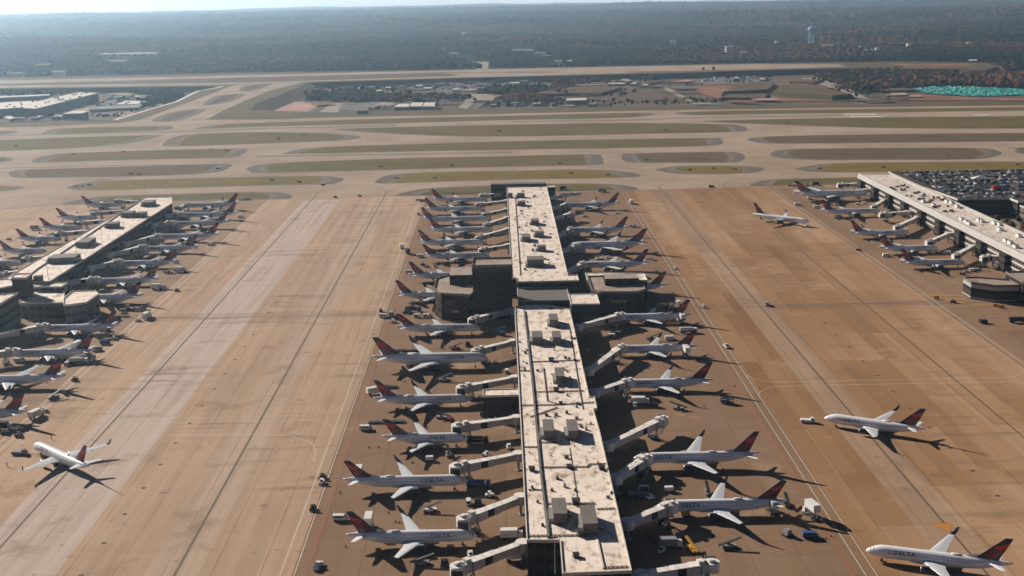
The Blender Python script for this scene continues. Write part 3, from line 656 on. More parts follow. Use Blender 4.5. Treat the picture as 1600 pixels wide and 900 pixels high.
shed([(-60, 154), (0, 150.5), (78, 147), (76, 148.8), (0, 152.5), (-60, 156)], ZV + 8, ZV, 'warehouse', 'long thin white-roofed shed behind the left warehouses', 'warehouse')
shed([(80, 182), (88, 179), (100, 179), (96, 182)], ZV + 9, ZV, 'small_shed', 'small dark shed attached left of the dark-walled warehouse', 'shed', rf='gwall')
shed([(6, 183), (14, 180), (23, 184), (16, 186)], ZV + 5, ZV, 'small_shed', 'small pale-roofed shed at the left airfield edge', 'shed')
shed([(615.5, 167), (624, 162.3), (639.5, 162), (637.5, 166.9)], ZV + 8, ZV, 'white_shed', 'left of three white-roofed sheds in the middle valley', 'shed', group='white sheds in the valley')
shed([(640.7, 166), (644, 160.3), (661, 160), (658, 166)], ZV + 8, ZV, 'white_shed', 'middle of three white-roofed sheds in the middle valley', 'shed', group='white sheds in the valley')
shed([(660.2, 166), (664.3, 160), (679.7, 160), (678, 166)], ZV + 8, ZV, 'white_shed', 'right of three white-roofed sheds in the middle valley', 'shed', group='white sheds in the valley')
shed([(885, 157), (886, 154), (915, 153), (916.5, 156)], ZV + 8, ZV, 'brown_shed', 'brown shed with cream roof beside the valley car compound', 'shed')
shed([(1386, 149), (1394, 145), (1415, 144.5), (1418, 148)], ZV + 4, ZV, 'construction_hut', 'tan-roofed construction building left of the teal tarpaulins', 'building', rf='gravel')
shed([(1418, 151), (1424, 148.5), (1438, 148.5), (1441, 151)], ZV + 3, ZV, 'construction_hut', 'small tan-roofed hut beside the teal tarpaulins', 'building', rf='gravel')
k = 0
SM = [(668, 138, 6, 'w'), (730, 124, 5, 'w'), (803, 130, 9, 'w'), (795, 134, 6, 'w'), (700, 126, 4, 'w'), (592, 142, 4, 'w'), (563, 142, 4, 'w'), (968, 131, 7, 'w'), (955, 131, 5, 'w'), (271, 138, 5, 'w'), (296, 136, 6, 'w'), (214, 151, 4, 'w'), (30, 184.5, 6, 'g'), (55, 184, 7, 'g'), (62, 182, 4, 'w'), (185, 152, 5, 'g'), (250, 164, 4, 'g'), (1520, 94.5, 7, 'w')] + [(565, 138, 6, 'w'), (580, 136, 4, 'g'), (607, 137, 5, 'w'), (628, 135, 5, 'g'), (655, 134, 5, 'w'), (690, 131, 6, 'g'), (712, 140, 5, 'w'), (722, 148, 4, 'g'), (752, 132, 8, 'g'), (775, 126, 5, 'w'), (818, 127, 6, 'g'), (832, 136, 5, 'w'), (770, 164, 5, 'g'), (805, 161, 7, 'g'), (838, 162, 6, 'w'), (925, 163, 6, 'g'), (990, 131, 4, 'w'), (1008, 133, 4, 'w'), (1150, 122, 3, 'w'), (1190, 124, 3, 'w')]
for x, y, wpx, kk in SM:
    zb = ZV if y > 100 else -.06
    shed([(x - wpx, y), (x - wpx * .7, y - 1.6), (x + wpx, y - 1.8), (x + wpx * .8, y - .2)], zb + 5, zb, 'valley_building', None, 'building', rf='wroof' if kk == 'w' else 'gwall')
# buildings in the woods
FAR = [(202, 92, 40, 1.6, 10), (185, 103, 13, 1.6, 8), (24, 124, 10, 1.2, 9), (92, 121, 9, 1.2, 8), (70, 109, 9, 1, 8), (817, 88, 16, 4, 12), (844, 92, 8, 3, 10), (855, 95, 6, 3, 8), (880, 102, 13, 1, 6), (1070, 60, 4, 2, 10), (1085, 62, 6, 2, 9), (1052, 70, 4, 1, 8), (995, 55, 3, 1, 8),
       (1213, 76, 2, 4, 14), (1292, 79, 8, 1, 8), (1346, 81, 4, 1, 7), (1357, 87, 6, 2, 8), (1370, 85, 2.5, 2, 10), (1419, 79, 2.5, 3, 12), (1513, 75, 3, 2, 9), (1560, 33, 6, 1, 10), (1345, 6.5, 3, 1, 14), (1482, 6.5, 3, 1.4, 18), (693, 84, 3, 1, 8), (1028, 83, 2, 1, 7)]
for x, y, wp, hp, H in FAR:
    gx, gy = G(x, y, ZV); zb = float(hz(gx, gy)); sc = wp * hypot(gx, gy) / F
    t = thing('distant_building', None, 'building', (gx, gy, zb), 0)
    H2 = H + 6
    m = MB(); m.box(-sc, sc, -sc * .35 - 4, sc * .35 + 4, 0, H2, 'wroof'); m.build('wall', t)
    m = MB(); m.box(-sc - .5, sc + .5, -sc * .35 - 4.5, sc * .35 + 4.5, H2, H2 + 1, 'wroof'); m.build('roof', t)
gx, gy = G(1139, 90, ZV); zb = float(hz(gx, gy))
t = thing('office_tower', 'white office block with dark window bands standing in the woods', 'building', (gx, gy, zb), .2)
m = MB(); m.box(-11, 11, -8, 8, 0, 30, 'wroof'); m.build('wall', t)
m = MB()
for q in range(4): m.box(-11.3, 11.3, -8.3, 8.3, 5 + q * 6.5, 8 + q * 6.5, 'glass')
m.build('window_bands', t)
m = MB(); m.box(12, 50, -8, 8, 0, 14, 'wroof'); m.build('annex', t)
# water towers
gx, gy = G(1267, 76, ZV); zb = float(hz(gx, gy))
t = thing('water_tower', 'pale blue water tower on legs rising from the woods', 'water tower', (gx, gy, zb))
m = MB(); m.rings([[(r * cos(a), r * sin(a), z) for a in np.linspace(0, 2 * pi, 20, endpoint=False)] for r, z in ((1, 46), (9, 48), (12, 53), (12.5, 58), (11, 62), (7, 65), (1, 66.5))], 'tank'); m.build('tank', t, True)
for a in range(6):
    m = MB(); m.tube((9 * cos(a * 1.047), 9 * sin(a * 1.047), 0), (9 * cos(a * 1.047), 9 * sin(a * 1.047), 50), 1.1, 'tank', 8); m.build('leg', t)
m = MB(); m.tube((0, 0, 0), (0, 0, 48), 2.2, 'tank', 10); m.build('riser_pipe', t)
gx, gy = G(727, 63, ZV); zb = float(hz(gx, gy))
t = thing('storage_tank', 'small white domed tank above the woods left of centre', 'water tank', (gx, gy, zb))
m = MB(); m.rings([[(r * cos(a), r * sin(a), z) for a in np.linspace(0, 2 * pi, 18, endpoint=False)] for r, z in ((6, 20), (13, 24), (14, 30), (11, 36), (1, 38))], 'wroof'); m.build('tank', t, True)
m = MB(); m.tube((0, 0, 0), (0, 0, 24), 4, 'wroof', 12); m.build('pedestal', t)
# teal tarpaulins: long covered windrows
pl = [(1418, 141.5), (1445, 137.5), (1485, 136), (1540, 138), (1600, 140.5), (1660, 142), (1660, 149), (1600, 150), (1520, 152), (1450, 147.5)]
tp = PL(pl, ZV); m = MB(); x0 = min(p[0] for p in tp); x1 = max(p[0] for p in tp); y0 = min(p[1] for p in tp); y1 = max(p[1] for p in tp)
nx, ny = 120, 60; gridv = {}
for i in range(nx + 1):
    for j in range(ny + 1):
        x = x0 + (x1 - x0) * i / nx; y = y0 + (y1 - y0) * j / ny
        if inpoly(np.array([x]), np.array([y]), tp)[0]:
            gridv[i, j] = m.add([(x, y, ZV + .5 + 3.2 * random.random() * (1 if (i + j) % 2 else .3))])[0]
for (i, j) in list(gridv):
    if (i + 1, j) in gridv and (i, j + 1) in gridv and (i + 1, j + 1) in gridv: m.face((gridv[i, j], gridv[i + 1, j], gridv[i + 1, j + 1], gridv[i, j + 1]), 'teal')
tag(m.build('tarpaulin_field'), 'bright teal tarpaulins covering rows of heaps at far right', 'tarpaulins', kind='stuff')
# many distant parked cars in the valley lots: too many to single out
m = MB()
LOTS = [([(640, 141), (740, 124), (800, 122), (850, 121), (850, 134), (760, 137), (700, 142)], 420), ([(690, 158), (700, 149), (735, 148), (740, 153), (710, 160)], 110), ([(745, 170), (760, 161), (890, 161), (880, 167), (800, 168.5)], 300), ([(560, 147), (620, 139), (650, 139), (640, 145)], 70),
        ([(1090, 128), (1130, 119), (1200, 120), (1215, 128), (1150, 131)], 180), ([(150, 166), (175, 152), (215, 150), (240, 154), (200, 170), (160, 172)], 180), ([(945, 133), (1040, 130), (1060, 134), (960, 135)], 70), ([(1060, 131), (1100, 132), (1100, 134), (1060, 133)], 30), ([(575, 172), (600, 167), (618, 168), (610, 172)], 30), ([(30, 188), (90, 180), (150, 178), (120, 187)], 50), ([(720, 92), (745, 92), (760, 105), (750, 106)], 24)]
for pl, n in LOTS:
    for _ in range(n):
        x = random.uniform(min(p[0] for p in pl), max(p[0] for p in pl)); y = random.uniform(min(p[1] for p in pl), max(p[1] for p in pl))
        if not inpoly(np.array([x]), np.array([y]), pl)[0]: continue
        gx, gy = G(x, y, ZV); k = random.choice(['vwhite', 'vdark', 'vgrey', 'vsilver', 'vdark', 'vblue', 'vred', 'vgrey'])
        l = 2.3 if random.random() < .8 else random.uniform(4, 8); h = 1.5 if l < 3 else 3.6
        w = .95 if l < 3 else 1.4
        if random.random() < .5: l, w = w, l
        zc = ZV + 1.7
        m.box(gx - l, gx + l, gy - w, gy + w, zc - .4, zc + h * .55, k); m.box(gx - l * .6, gx + l * .6, gy - w * .85, gy + w * .85, zc + h * .55, zc + h, 'glass', k)
tag(m.build('distant_parked_cars'), 'hundreds of tiny parked cars and trucks scattered over the distant valley lots', 'parked cars', kind='stuff')

# ------------------------------------------------------------------ airliners
def fus_r(s, L, D):
    K = [(0, .04, -.12), (.08, .24, -.11), (.25, .46, -.085), (.5, .68, -.055), (.8, .85, -.025), (1.15, .96, -.005), (1.6, 1, 0), (L / D - 3.4, 1, 0), (L / D - 2.5, .9, .045), (L / D - 1.6, .68, .14), (L / D - .8, .42, .24), (L / D - .25, .22, .31), (L / D, .1, .335)]
    u = s / D; return np.interp(u, [k[0] for k in K], [k[1] for k in K]) * D / 2, np.interp(u, [k[0] for k in K], [k[2] for k in K]) * D
def airliner(L, D, span, finh, zc, cr, ct, sweep, eng, wl, wx=.37, wroot=None):
    R = D / 2; t = thing('airliner', None, 'airliner', (0, 0, 0), 0, 'white airliners with red and navy tails')
    def fp(s, a, off=0.):      # a: 0 top, + to starboard (-Y)
        r, dz = fus_r(s, L, D); r += off; return (L / 2 - s, -r * sin(a), zc + dz + r * cos(a) * 1.04)
    st = [0, .08, .25, .5, .8, 1.15, 1.6] ; st = [q * D for q in st] + [L - q * D for q in (3.4, 2.5, 1.6, .8, .25, 0)]
    n = 40; m = MB(); m.rings([[fp(s, -2 * pi * i / n) for i in range(n)] for s in st], 'white'); body = m.build('body', t, True)
    m = MB()
    for sg in (-1, 1):
        for a0, a1 in ((.08, .42), (.47, .82), (.87, 1.15)):
            m.face(m.add([fp(.34 * D, sg * a0, .03), fp(.34 * D, sg * a1 * 1.12, .03), fp(.62 * D, sg * a1, .03), fp(.62 * D, sg * a0, .03)][::sg]), 'glass')
    m.build('cockpit_windows', body)
    for sg in (-1, 1):
        m = MB(); s = 1.7 * D
        while s < L - 3.0 * D:
            a = 1.32; da = .14 / R
            m.face(m.add([fp(s, sg * (a + da), .012), fp(s + .26, sg * (a + da), .012), fp(s + .26, sg * (a - da), .012), fp(s, sg * (a - da), .012)][::-sg]), 'glass'); s += .52
        m.build('window_row', body)['kind'] = 'stuff'
        for s0 in (1.15 * D, L - 2.7 * D):
            m = MB(); w = .45
            for q0, q1, a0, a1 in ((-w, -w + .1, 1.1, 1.9), (w - .1, w, 1.1, 1.9), (-w, w, 1.08, 1.13), (-w, w, 1.87, 1.92)):
                m.face(m.add([fp(s0 + q0, sg * a1, .014), fp(s0 + q1, sg * a1, .014), fp(s0 + q1, sg * a0, .014), fp(s0 + q0, sg * a0, .014)][::-sg]), 'hvac')
            m.build('door', body)
    # fairing
    m = MB(); xw = L / 2 - wx * L - cr * .5
    m.rings([[(xw + dx, y * k, zc + z * (k if z > -.7 * R else 1)) for y, z in ((-.95 * R, -.3 * R), (-1.08 * R, -.7 * R), (-.6 * R, -1.12 * R), (.6 * R, -1.12 * R), (1.08 * R, -.7 * R), (.95 * R, -.3 * R))] for dx, k in ((cr * .85, .3), (cr * .6, .95), (-cr * .6, .95), (-cr * .95, .3))], 'wing'); m.build('belly_fairing', t, True)
    def foil(xle, c, y, z, th):
        return [(xle, y, z), (xle - .12 * c, y, z + th * .5 * c), (xle - .4 * c, y, z + th * .55 * c), (xle - c, y, z), (xle - .4 * c, y, z - th * .4 * c), (xle - .12 * c, y, z - th * .4 * c)]
    hs = span / 2; x0 = L / 2 - wx * L; z0 = zc - .55 * R; dih = tan(radians(6))
    for sg in (-1, 1):
        m = MB(); ys = [(.5 * R, 0), (.36 * hs, 0), (hs, 0)]
        xk = x0 - (.36 * hs) * sweep; ck = (cr + 0) * .62 - 0; xt = x0 - hs * sweep
        secs = [foil(x0, cr, sg * .3 * R, z0, .13), foil(xk, ck, sg * .36 * hs, z0 + .36 * hs * dih, .11), foil(xt, ct, sg * hs, z0 + hs * dih, .09)]
        m.rings(secs, 'wing'); w = m.build('wing', t, False)
        m = MB()      # flap track fairings
        for fy in (.25, .45, .65):
            y = sg * fy * hs; c_ = np.interp(fy, [0, .36, 1], [cr, ck, ct]); xte = x0 - fy * hs * sweep - c_
            m.tube((xte + .35 * c_, y, z0 + fy * hs * dih - .35), (xte - .5, y, z0 + fy * hs * dih - .25), .22, 'wing', 6, .05)
        m.build('flap_fairings', w)
        if wl:
            m = MB(); zt = z0 + hs * dih; m.rings([foil(xt, ct, sg * hs, zt, .08), foil(xt - .5 * wl, ct * .8, sg * (hs + .28 * wl), zt + .35 * wl, .07), foil(xt - 1.0 * wl, ct * .4, sg * (hs + .42 * wl), zt + wl, .06)], 'navy'); m.build('winglet', t)
        # tailplane
        xs = L / 2 - (L - 1.95 * D); ht = span * .185; m = MB(); zt = zc + .22 * D
        m.rings([foil(xs, D * .95, sg * .1 * R, zt, .1), foil(xs - ht * .62, D * .36, sg * ht, zt + ht * .1, .08)], 'white'); m.build('tailplane', t)
        # engine
        ey = sg * .34 * hs; r = eng; xe = x0 - .34 * hs * sweep + r * 2.3; ez = z0 + .34 * hs * dih - r * 1.15
        m = MB(); nn = 16
        m.rings([[(xe + dx, ey + q * cos(2 * pi * i / nn), ez + q * sin(2 * pi * i / nn)) for i in range(nn)] for dx, q in ((0, r * .82), (-.15 * r, r * .97), (-.9 * r, r * 1.04), (-2.2 * r, r * .96), (-3.2 * r, r * .72))], 'navy', cap=False)
        e = m.build('engine', t, True)
        m = MB(); m.rings([[(xe + dx, ey + q * cos(2 * pi * i / nn), ez + q * sin(2 * pi * i / nn)) for i in range(nn)] for dx, q in ((-.35 * r, r * .8), (.0, r * .82), (.03 * r, r * .9), (-.15 * r, r * .975))], 'steel', cap=False); m.build('intake_lip', e, True)
        m = MB(); m.rings([[(xe + dx, ey + q * cos(2 * pi * i / nn), ez + q * sin(2 * pi * i / nn)) for i in range(nn)] for dx, q in ((-.3 * r, r * .02), (-.5 * r, r * .25), (-.52 * r, r * .85))], 'dark', cap=False); m.build('fan', e)
        m = MB(); m.rings([[(xe + dx, ey + q * cos(2 * pi * i / nn), ez + q * sin(2 * pi * i / nn)) for i in range(nn)] for dx, q in ((-3.0 * r, r * .7), (-4.3 * r, r * .08))], 'dark'); m.build('exhaust_cone', e, True)
        m = MB(); m.box(xe - 3.6 * r, xe - .6 * r, ey - .16, ey + .16, ez + r * .7, ez + r * 1.4, 'wing'); m.build('pylon', t)
    # fin with its emblem
    xf = L / 2 - (L - 2.75 * D); zf = zc + .45 * D; fh = finh - zf; cb = 1.72 * D; ctp = .55 * D; swp = (xf - (-L / 2 + .35 + ctp)) / fh
    def fn(u, v, y=0.): c = cb + (ctp - cb) * v; return (xf - swp * fh * v - u * c, y, zf + fh * v)
    m = MB()
    def fs(v, th): c = cb + (ctp - cb) * v; x = xf - swp * fh * v; return [(x, 0, zf + fh * v), (x - .25 * c, th * c, zf + fh * v), (x - .6 * c, th * c, zf + fh * v), (x - c, 0, zf + fh * v), (x - .6 * c, -th * c, zf + fh * v), (x - .25 * c, -th * c, zf + fh * v)]
    m.rings([fs(0, .045), fs(1, .035)], 'navy')
    m.rings([[(xf + D * 1.0, 0, zf - .02), (xf + D * 1.0, .01, zf - .05), (xf + D * 1.0, -.01, zf - .05)], [(xf - .6, 0, zf + fh * .17), (xf - .6, .14, zf - .1), (xf - .6, -.14, zf - .1)]], 'white'); f = m.build('tail_fin', t)
    m = MB()
    for sg in (-1, 1):
        for k, pts in (('red', [(.10, .60), (.55, .70), (.985, .80), (.985, .56), (.60, .44), (.25, .50)]), ('dred', [(.25, .495), (.60, .435), (.985, .555), (.985, .08), (.55, .05), (.30, .10), (.13, .40)])):
            def th(u, v): c = cb + (ctp - cb) * v; w = .045 - .01 * v; return sg * (np.interp(u, [0, .25, .6, 1], [0, w, w, 0]) * c + .03)
            fine = []
            for a, b in zip(pts, pts[1:] + pts[:1]):
                fine.append(a)
                for br in (.25, .6):
                    if (a[0] - br) * (b[0] - br) < 0: q = (br - a[0]) / (b[0] - a[0]); fine.append((br, a[1] + q * (b[1] - a[1])))
            # split at the section breaks so the sheets follow the fin
            for lo, hi in ((0, .25), (.25, .6), (.6, 1)):
                q = [p for p in fine if lo - 1e-6 <= p[0] <= hi + 1e-6]
                if len(q) > 2: m.face(m.add([fn(u, v, th(u, v)) for u, v in q][::sg]), k)
    m.build('tail_emblem', f)
    # gear
    def gear(x, y, r, top, nw):
        m = MB(); m.tube((x, y, r), (x, y, top), .14, 'steel', 6)
        for q in ((-.32, .32) if nw == 2 else (-.5, .5)):
            for xx in ((0,) if nw == 2 else (-.7, .7)): m.tube((x + xx, y + q - .16, r), (x + xx, y + q + .16, r), r, 'tyre', 12)
        m.build('landing_gear', t)
    gear(L / 2 - 1.25 * D, 0, .38, zc - .8 * R, 2)
    for sg in (-1, 1): gear(x0 - cr * .78, sg * D * .75, .55 if D < 4.5 else .65, z0 + .2, 2 if D < 3.9 or L < 46 else 4)
    # satcom dome and beacon
    m = MB(); s0 = L * .62; m.rings([[(L / 2 - s0 + dx, q * y, zc + R * 1.03 + h) for y, h in ((-.5, -.1), (-.35, .3), (.35, .3), (.5, -.1))] for dx, q, in ((1.3, .3), (.7, 1), (-.9, 1), (-1.6, .3))], 'white'); m.build('antenna_dome', body, True)
    # lettering
    cu = bpy.data.curves.new('lettering', 'FONT'); cu.body = 'DELTA'; cu.size = 1.55 * D / 3.8; cu.space_character = 1.25; cu.resolution_u = 2; cu.offset = .012
    to = bpy.data.objects.new('tmp', cu); COL.objects.link(to); bpy.context.view_layer.update()
    me0 = to.evaluated_get(bpy.context.evaluated_depsgraph_get()).to_mesh(); bm = bmesh.new(); bm.from_mesh(me0)
    for cy in np.linspace(0, cu.size * .75, 9)[1:-1]: bmesh.ops.bisect_plane(bm, geom=bm.verts[:] + bm.edges[:] + bm.faces[:], plane_co=(0, float(cy), 0), plane_no=(0, 1, 0))
    me0 = bpy.data.meshes.new('lettering'); bm.to_mesh(me0); bm.free(); vs = [tuple(v.co) for v in me0.vertices]; fs_ = [tuple(p.vertices) for p in me0.polygons]
    bpy.data.objects.remove(to)
    h = 1.1 * D / 3.8
    for sg in (1, -1):           # sg=1 starboard, viewed with the nose to the right
        m = MB()
        def mp(x, y):
            sx = (2.1 * D + 6.6 * D / 3.8 - x) if sg == 1 else (1.75 * D + 1.6 + x)
            a = 1.22 - y / R + .25; return fp(sx, sg * a, .04)
        i = m.add([mp(x * 1.1, y * 1.15) for x, y, z in vs])
        for q in fs_: m.face([i[a] for a in q], 'navy')
        k = m.add([mp(-1.7 * h, 0), mp(-.4 * h, 0), mp(-1.05 * h, 1.15 * h)]); m.face(k, 'red')
        m.build('lettering', body)
    return t
#            L     D    span  finh  zc   cr   ct  sweep eng  wl
TY = {'738': (39.5, 3.85, 34.0, 12.5, 3.35, 7.6, 1.7, .50, .95, 2.4), '739': (42.1, 3.85, 34.0, 12.5, 3.35, 7.6, 1.7, .50, .95, 2.4), '319': (33.8, 3.95, 33.6, 11.8, 3.6, 7.2, 1.7, .50, 1.0, 1.2),
      '321': (44.5, 3.95, 34.0, 11.8, 3.6, 7.4, 1.7, .50, 1.05, 2.3), '757': (47.3, 3.85, 37.6, 13.6, 4.1, 8.4, 1.8, .52, 1.2, 2.4), '753': (54.0, 3.85, 37.6, 13.6, 4.1, 8.4, 1.8, .52, 1.2, 0),
      '763': (54.9, 5.0, 47.6, 15.8, 4.9, 10.5, 2.4, .62, 1.45, 3.2), '333': (62.0, 5.6, 59.0, 16.8, 5.6, 12.0, 2.6, .62, 1.5, 1.4)}
PROTO = {}; USED = set()
def get_plane(ty, loc, rz):
    if ty not in PROTO: PROTO[ty] = airliner(*TY[ty]); p = PROTO[ty]; p.location = loc; p.rotation_euler = (0, 0, rz); return p
    return dup(PROTO[ty], loc, rz)
PLANES = []      # (obj, type, rz, short reference)
def park(fin, ty, rz, jit=0.):
    T = TY[ty]; L = T[0]; w = G(*fin, T[3]); lx = -L / 2 + .35
    x = w[0] - lx * cos(rz); y = w[1] - lx * sin(rz); o = get_plane(ty, (x, y, 0), rz); return o
def row(fins, base_rz, rowname, key):
    n = len(fins)
    for i, (fx, fy, ty) in enumerate(fins):
        o = park((fx, fy), ty, base_rz + radians(random.uniform(-.5, .5))); k = n - i      # lists run far to near
        o['label'] = 'white red-tailed airliner, %s from the camera in %s' % (ORD[k], rowname)
        PLANES.append((o, ty, key, '%s airliner of %s' % (ORD[k], rowname)))
row([(673, 295, '757'), (663, 309, '757'), (657, 324, '753'), (669, 340, '757'), (652, 359, '757'), (659, 382, '321'), (638, 409, '739'), (617, 438, '739'), (618, 490, '321'), (581, 527, '763'), (583, 594, '739'), (597, 655, '319'), (536, 720, '321'), (540, 799, '739')], 0, "the middle concourse's left row", 'L')
row([(968, 301, '757'), (982, 338, '757'), (1012, 357, '763'), (1014, 389, '757'), (1042, 424, '739'), (1079, 468, '739'), (1090, 515, '739'), (1114, 566, '739'), (1187, 674, '757'), (1230, 751, '321')], pi, "the middle concourse's right row", 'R')
row([(1241, 283, '333'), (1283, 312, '757'), (1329, 345, '738'), (1375, 368, '738'), (1407, 389, '739')], 0, "the right concourse's row", 'T')
row([(372, 302, '757'), (370, 316, '757'), (357, 329, '757'), (342, 348, '757'), (310, 367, '739'), (277, 389, '739'), (248, 415, '739'), (222, 440, '739'), (183, 485, '739'), (147, 522, '739'), (98, 560, '757'), (39, 614, '739')], pi, "the left concourse's right row", 'P')
row([(126, 306, '319'), (86, 325, '319'), (60, 340, '319'), (23, 357, '319')], 0, "the left concourse's left row", 'Q')
def park2(nose, tail, ty, label, ref, zz=3.5):
    a = Vector(G(*nose, zz)); b = Vector(G(*tail, zz)); rz = atan2(a.y - b.y, a.x - b.x); d = (a - b).normalized(); c = a - d * TY[ty][0] / 2
    o = get_plane(ty, (c.x, c.y, 0), rz); o['label'] = label; PLANES.append((o, ty, 'M', ref)); return o
park2((1288, 651), (1434, 672), '738', 'white airliner alone in the right alley, nose to the left beside a tug', 'the lone airliner in the right alley')
park2((1353, 857), (1588, 887), '739', 'white airliner at the bottom right corner beside the orange triangle marking', 'the bottom right airliner')
park2((1264, 347), (1177, 337), '757', 'white airliner being towed in the far right alley beside the right concourse', 'the towed airliner far right')
park2((53, 693), (140, 733), '739', 'white airliner taxiing in the left alley, seen from above with its full shadow', 'the airliner taxiing in the left alley')
for nx_, ny_, l in ((73, 392, 'farther'), (38, 411, 'nearer')):
    w = G(nx_, ny_, 3.5); o = get_plane('319', (w[0] - 16.9, w[1], 0), 0); o['label'] = 'white airliner cut by the left picture edge, %s of two beside the left concourse' % l; PLANES.append((o, '319', 'Q', 'the %s airliner cut by the left edge' % l))

# ------------------------------------------------------------------ jet bridges
def jet_bridge(A, B, face, label, wall=None, zt=5.6, pale=False):
    """A rotunda at the terminal, B cab centre, face = direction (x,y) from cab to aircraft"""
    A = Vector(A); B = Vector(B); d = (B - A); Lb = d.length; d.normalize(); rz = atan2(d.y, d.x)
    t = thing('jet_bridge', label, 'jet bridge', (A.x, A.y, 0), rz, 'jet bridges between the concourses and the airliners')
    if wall is not None:
        q = Matrix.Rotation(-rz, 2) @ (Vector(wall) - A)
        m = MB(); m.obox((0, 0), q, 2.9, zt - 1.5, zt + 1.2, 'bridge', 'bridge2'); m.build('fixed_link', t)
    m = MB(); m.tube((0, 0, zt - 1.7), (0, 0, zt + 1.45), 2.2, 'bridge2', 14); m.build('rotunda', t)
    m = MB(); m.tube((0, 0, 0), (0, 0, zt - 1.7), .5, 'steel', 8); m.box(-1.2, 1.2, -1.2, 1.2, 0, .3, 'steel'); m.build('pedestal', t)
    # telescoping tunnel
    a = 1.6; e = Lb - 2.; c1 = a + (e - a) * .40; c2 = a + (e - a) * .70
    dz = .35
    for i, (x0, x1, w, h) in enumerate(((a, c1, 2.7, 2.5), (c1, c2, 3.0, 2.8), (c2, e, 3.3, 3.1))):
        m = MB(); m.box(x0, x1, -w / 2, w / 2, zt - 1.3 - (h - 2.5) / 2, zt - 1.3 + h - (h - 2.5) / 2, 'bridge', 'bridge2'); s = m.build('tunnel_section', t)
        if i == 1:
            m = MB()
            for sg in (-1, 1): m.box(x1 - 4.2, x1 - 1.4, sg * (w / 2 + .02) - .02, sg * (w / 2 + .02) + .02, zt - 1.25, zt + 1.25, 'vdark')
            m.build('dark_panel', s)
        if i < 2:
            m = MB()
            for xx in np.linspace(x0 + 1.5, x1 - 1.5, 2):
                for sg in (-1, 1): m.tube((xx - .5 * sg, 0, zt + 1.2), (xx, 0, zt + 2.3), .07, 'bridge2', 4)
            m.build('roof_hoops', s)
    # cab and canopy
    fl = Matrix.Rotation(-rz, 2) @ Vector(face); fl.normalize(); fa = atan2(fl.y, fl.x)
    m = MB(); nn = 16; m.rings([[(Lb - .6 + 2.3 * cos(2 * pi * i / nn), 2.3 * sin(2 * pi * i / nn), z) for i in range(nn)] for z in (zt - 1.5, zt + 1.5)], 'bridge2'); cb = m.build('cab', t)
    m = MB(); p = Vector((Lb - .6, 0)); m.obox(p, p + fl * 2.6, 3.6, zt - 1.3, zt + 1.25, 'bridge2'); m.build('cab_front', cb)
    m = MB(); m.obox(p + fl * 2.6, p + fl * 3.9, 3.4, zt - 1.2, zt + 1.45, 'canopy'); m.build('canopy', t)
    m = MB(); m.box(Lb - 5.2, Lb - 3.2, -1., 1., zt + 1.75, zt + 2.5, 'bridge2'); m.box(Lb - 1.6, Lb + .2, -.9, .5, zt + 1.5, zt + 2.3, 'bridge2'); m.tube((Lb - 2.6, 1.2, zt + 1.5), (Lb - 2.6, 1.2, zt + 3.3), .1, 'bridge2', 5); m.build('roof_units', t)
    # drive column
    xc = Lb * .8; m = MB()
    for sg in (-1, 1):
        m.tube((xc, sg * 1.9, .9), (xc, sg * 1.9, zt + 1.2), .22, 'steel', 6)
        m.tube((xc - 1.5, sg * 1.3, 1.), (xc, sg * 1.9, zt - 1.2), .12, 'dark', 5); m.tube((xc + 1.5, sg * 1.3, 1.), (xc, sg * 1.9, zt - 1.2), .12, 'dark', 5)
    m.box(xc - 1.7, xc + 1.7, -1.6, 1.6, .7, 1.15, 'dark'); dc = m.build('drive_column', t)
    for sg in (-1, 1):
        m = MB(); m.tube((xc, sg * 1.2 - .3, .62), (xc, sg * 1.2 + .3, .62), .62, 'tyre', 12); m.build('wheel', dc)
    # service stair
    m = MB(); xs = Lb - 3.6
    m.box(xs - .2, xs + 1.2, -3., -1.6, zt - 1.5, zt - 1.35, 'steel')
    for k in range(8): zz = (zt - 1.4) * (1 - (k + 1) / 8.5); m.box(xs - .45 * (k + 1), xs - .45 * k, -3., -1.9, zz, zz + .08, 'steel')
    for yy in (-3., -1.9): m.tube((xs, yy, zt - .4), (xs - 3.8, yy, 1.), .05, 'bridge2', 4)
    m.build('stair', t)
    return t
def door_of(pl):
    o, ty, key, ref = pl; L, D = TY[ty][0], TY[ty][1]; rz = o.rotation_euler.z; c, s = cos(rz), sin(rz)
    lx, ly = L / 2 - 1.3 * D, D / 2 + 3.2
    return (o.location.x + lx * c - ly * s, o.location.y + lx * s + ly * c), (s, -c)    # face toward fuselage (-local Y)
bynum = {}
for p in PLANES: bynum.setdefault(p[2], []).append(p)
JB = {'L': [(791, 303), (791, 315), (792, 328), (792, 341), (794, 359), (795, 384), None, None, (797, 485), (805, 535), (805, 592), (808, 655), (815, 712), (825, 779)],
      'R': [(856, 327), (871, 370), (872, 394), (887, 427), None, (900, 511), (915, 580), (925, 614), (955, 748), (975, 818)],
      'P': [(272, 325), (257, 334), (229, 352), (196, 381), (157, 399), (136, 419), (107, 441), None, (-15, 528), (-40, 560), None, None],
      'Q': [(217, 317), (195, 329), (172, 344), (147, 360)], 'T': [(1385, 297), (1398, 313), (1462, 340), (1490, 366), (1530, 386)]}
WX = {'L': 7.5, 'R': 36.5, 'P': -266, 'Q': -296, 'T': 312}
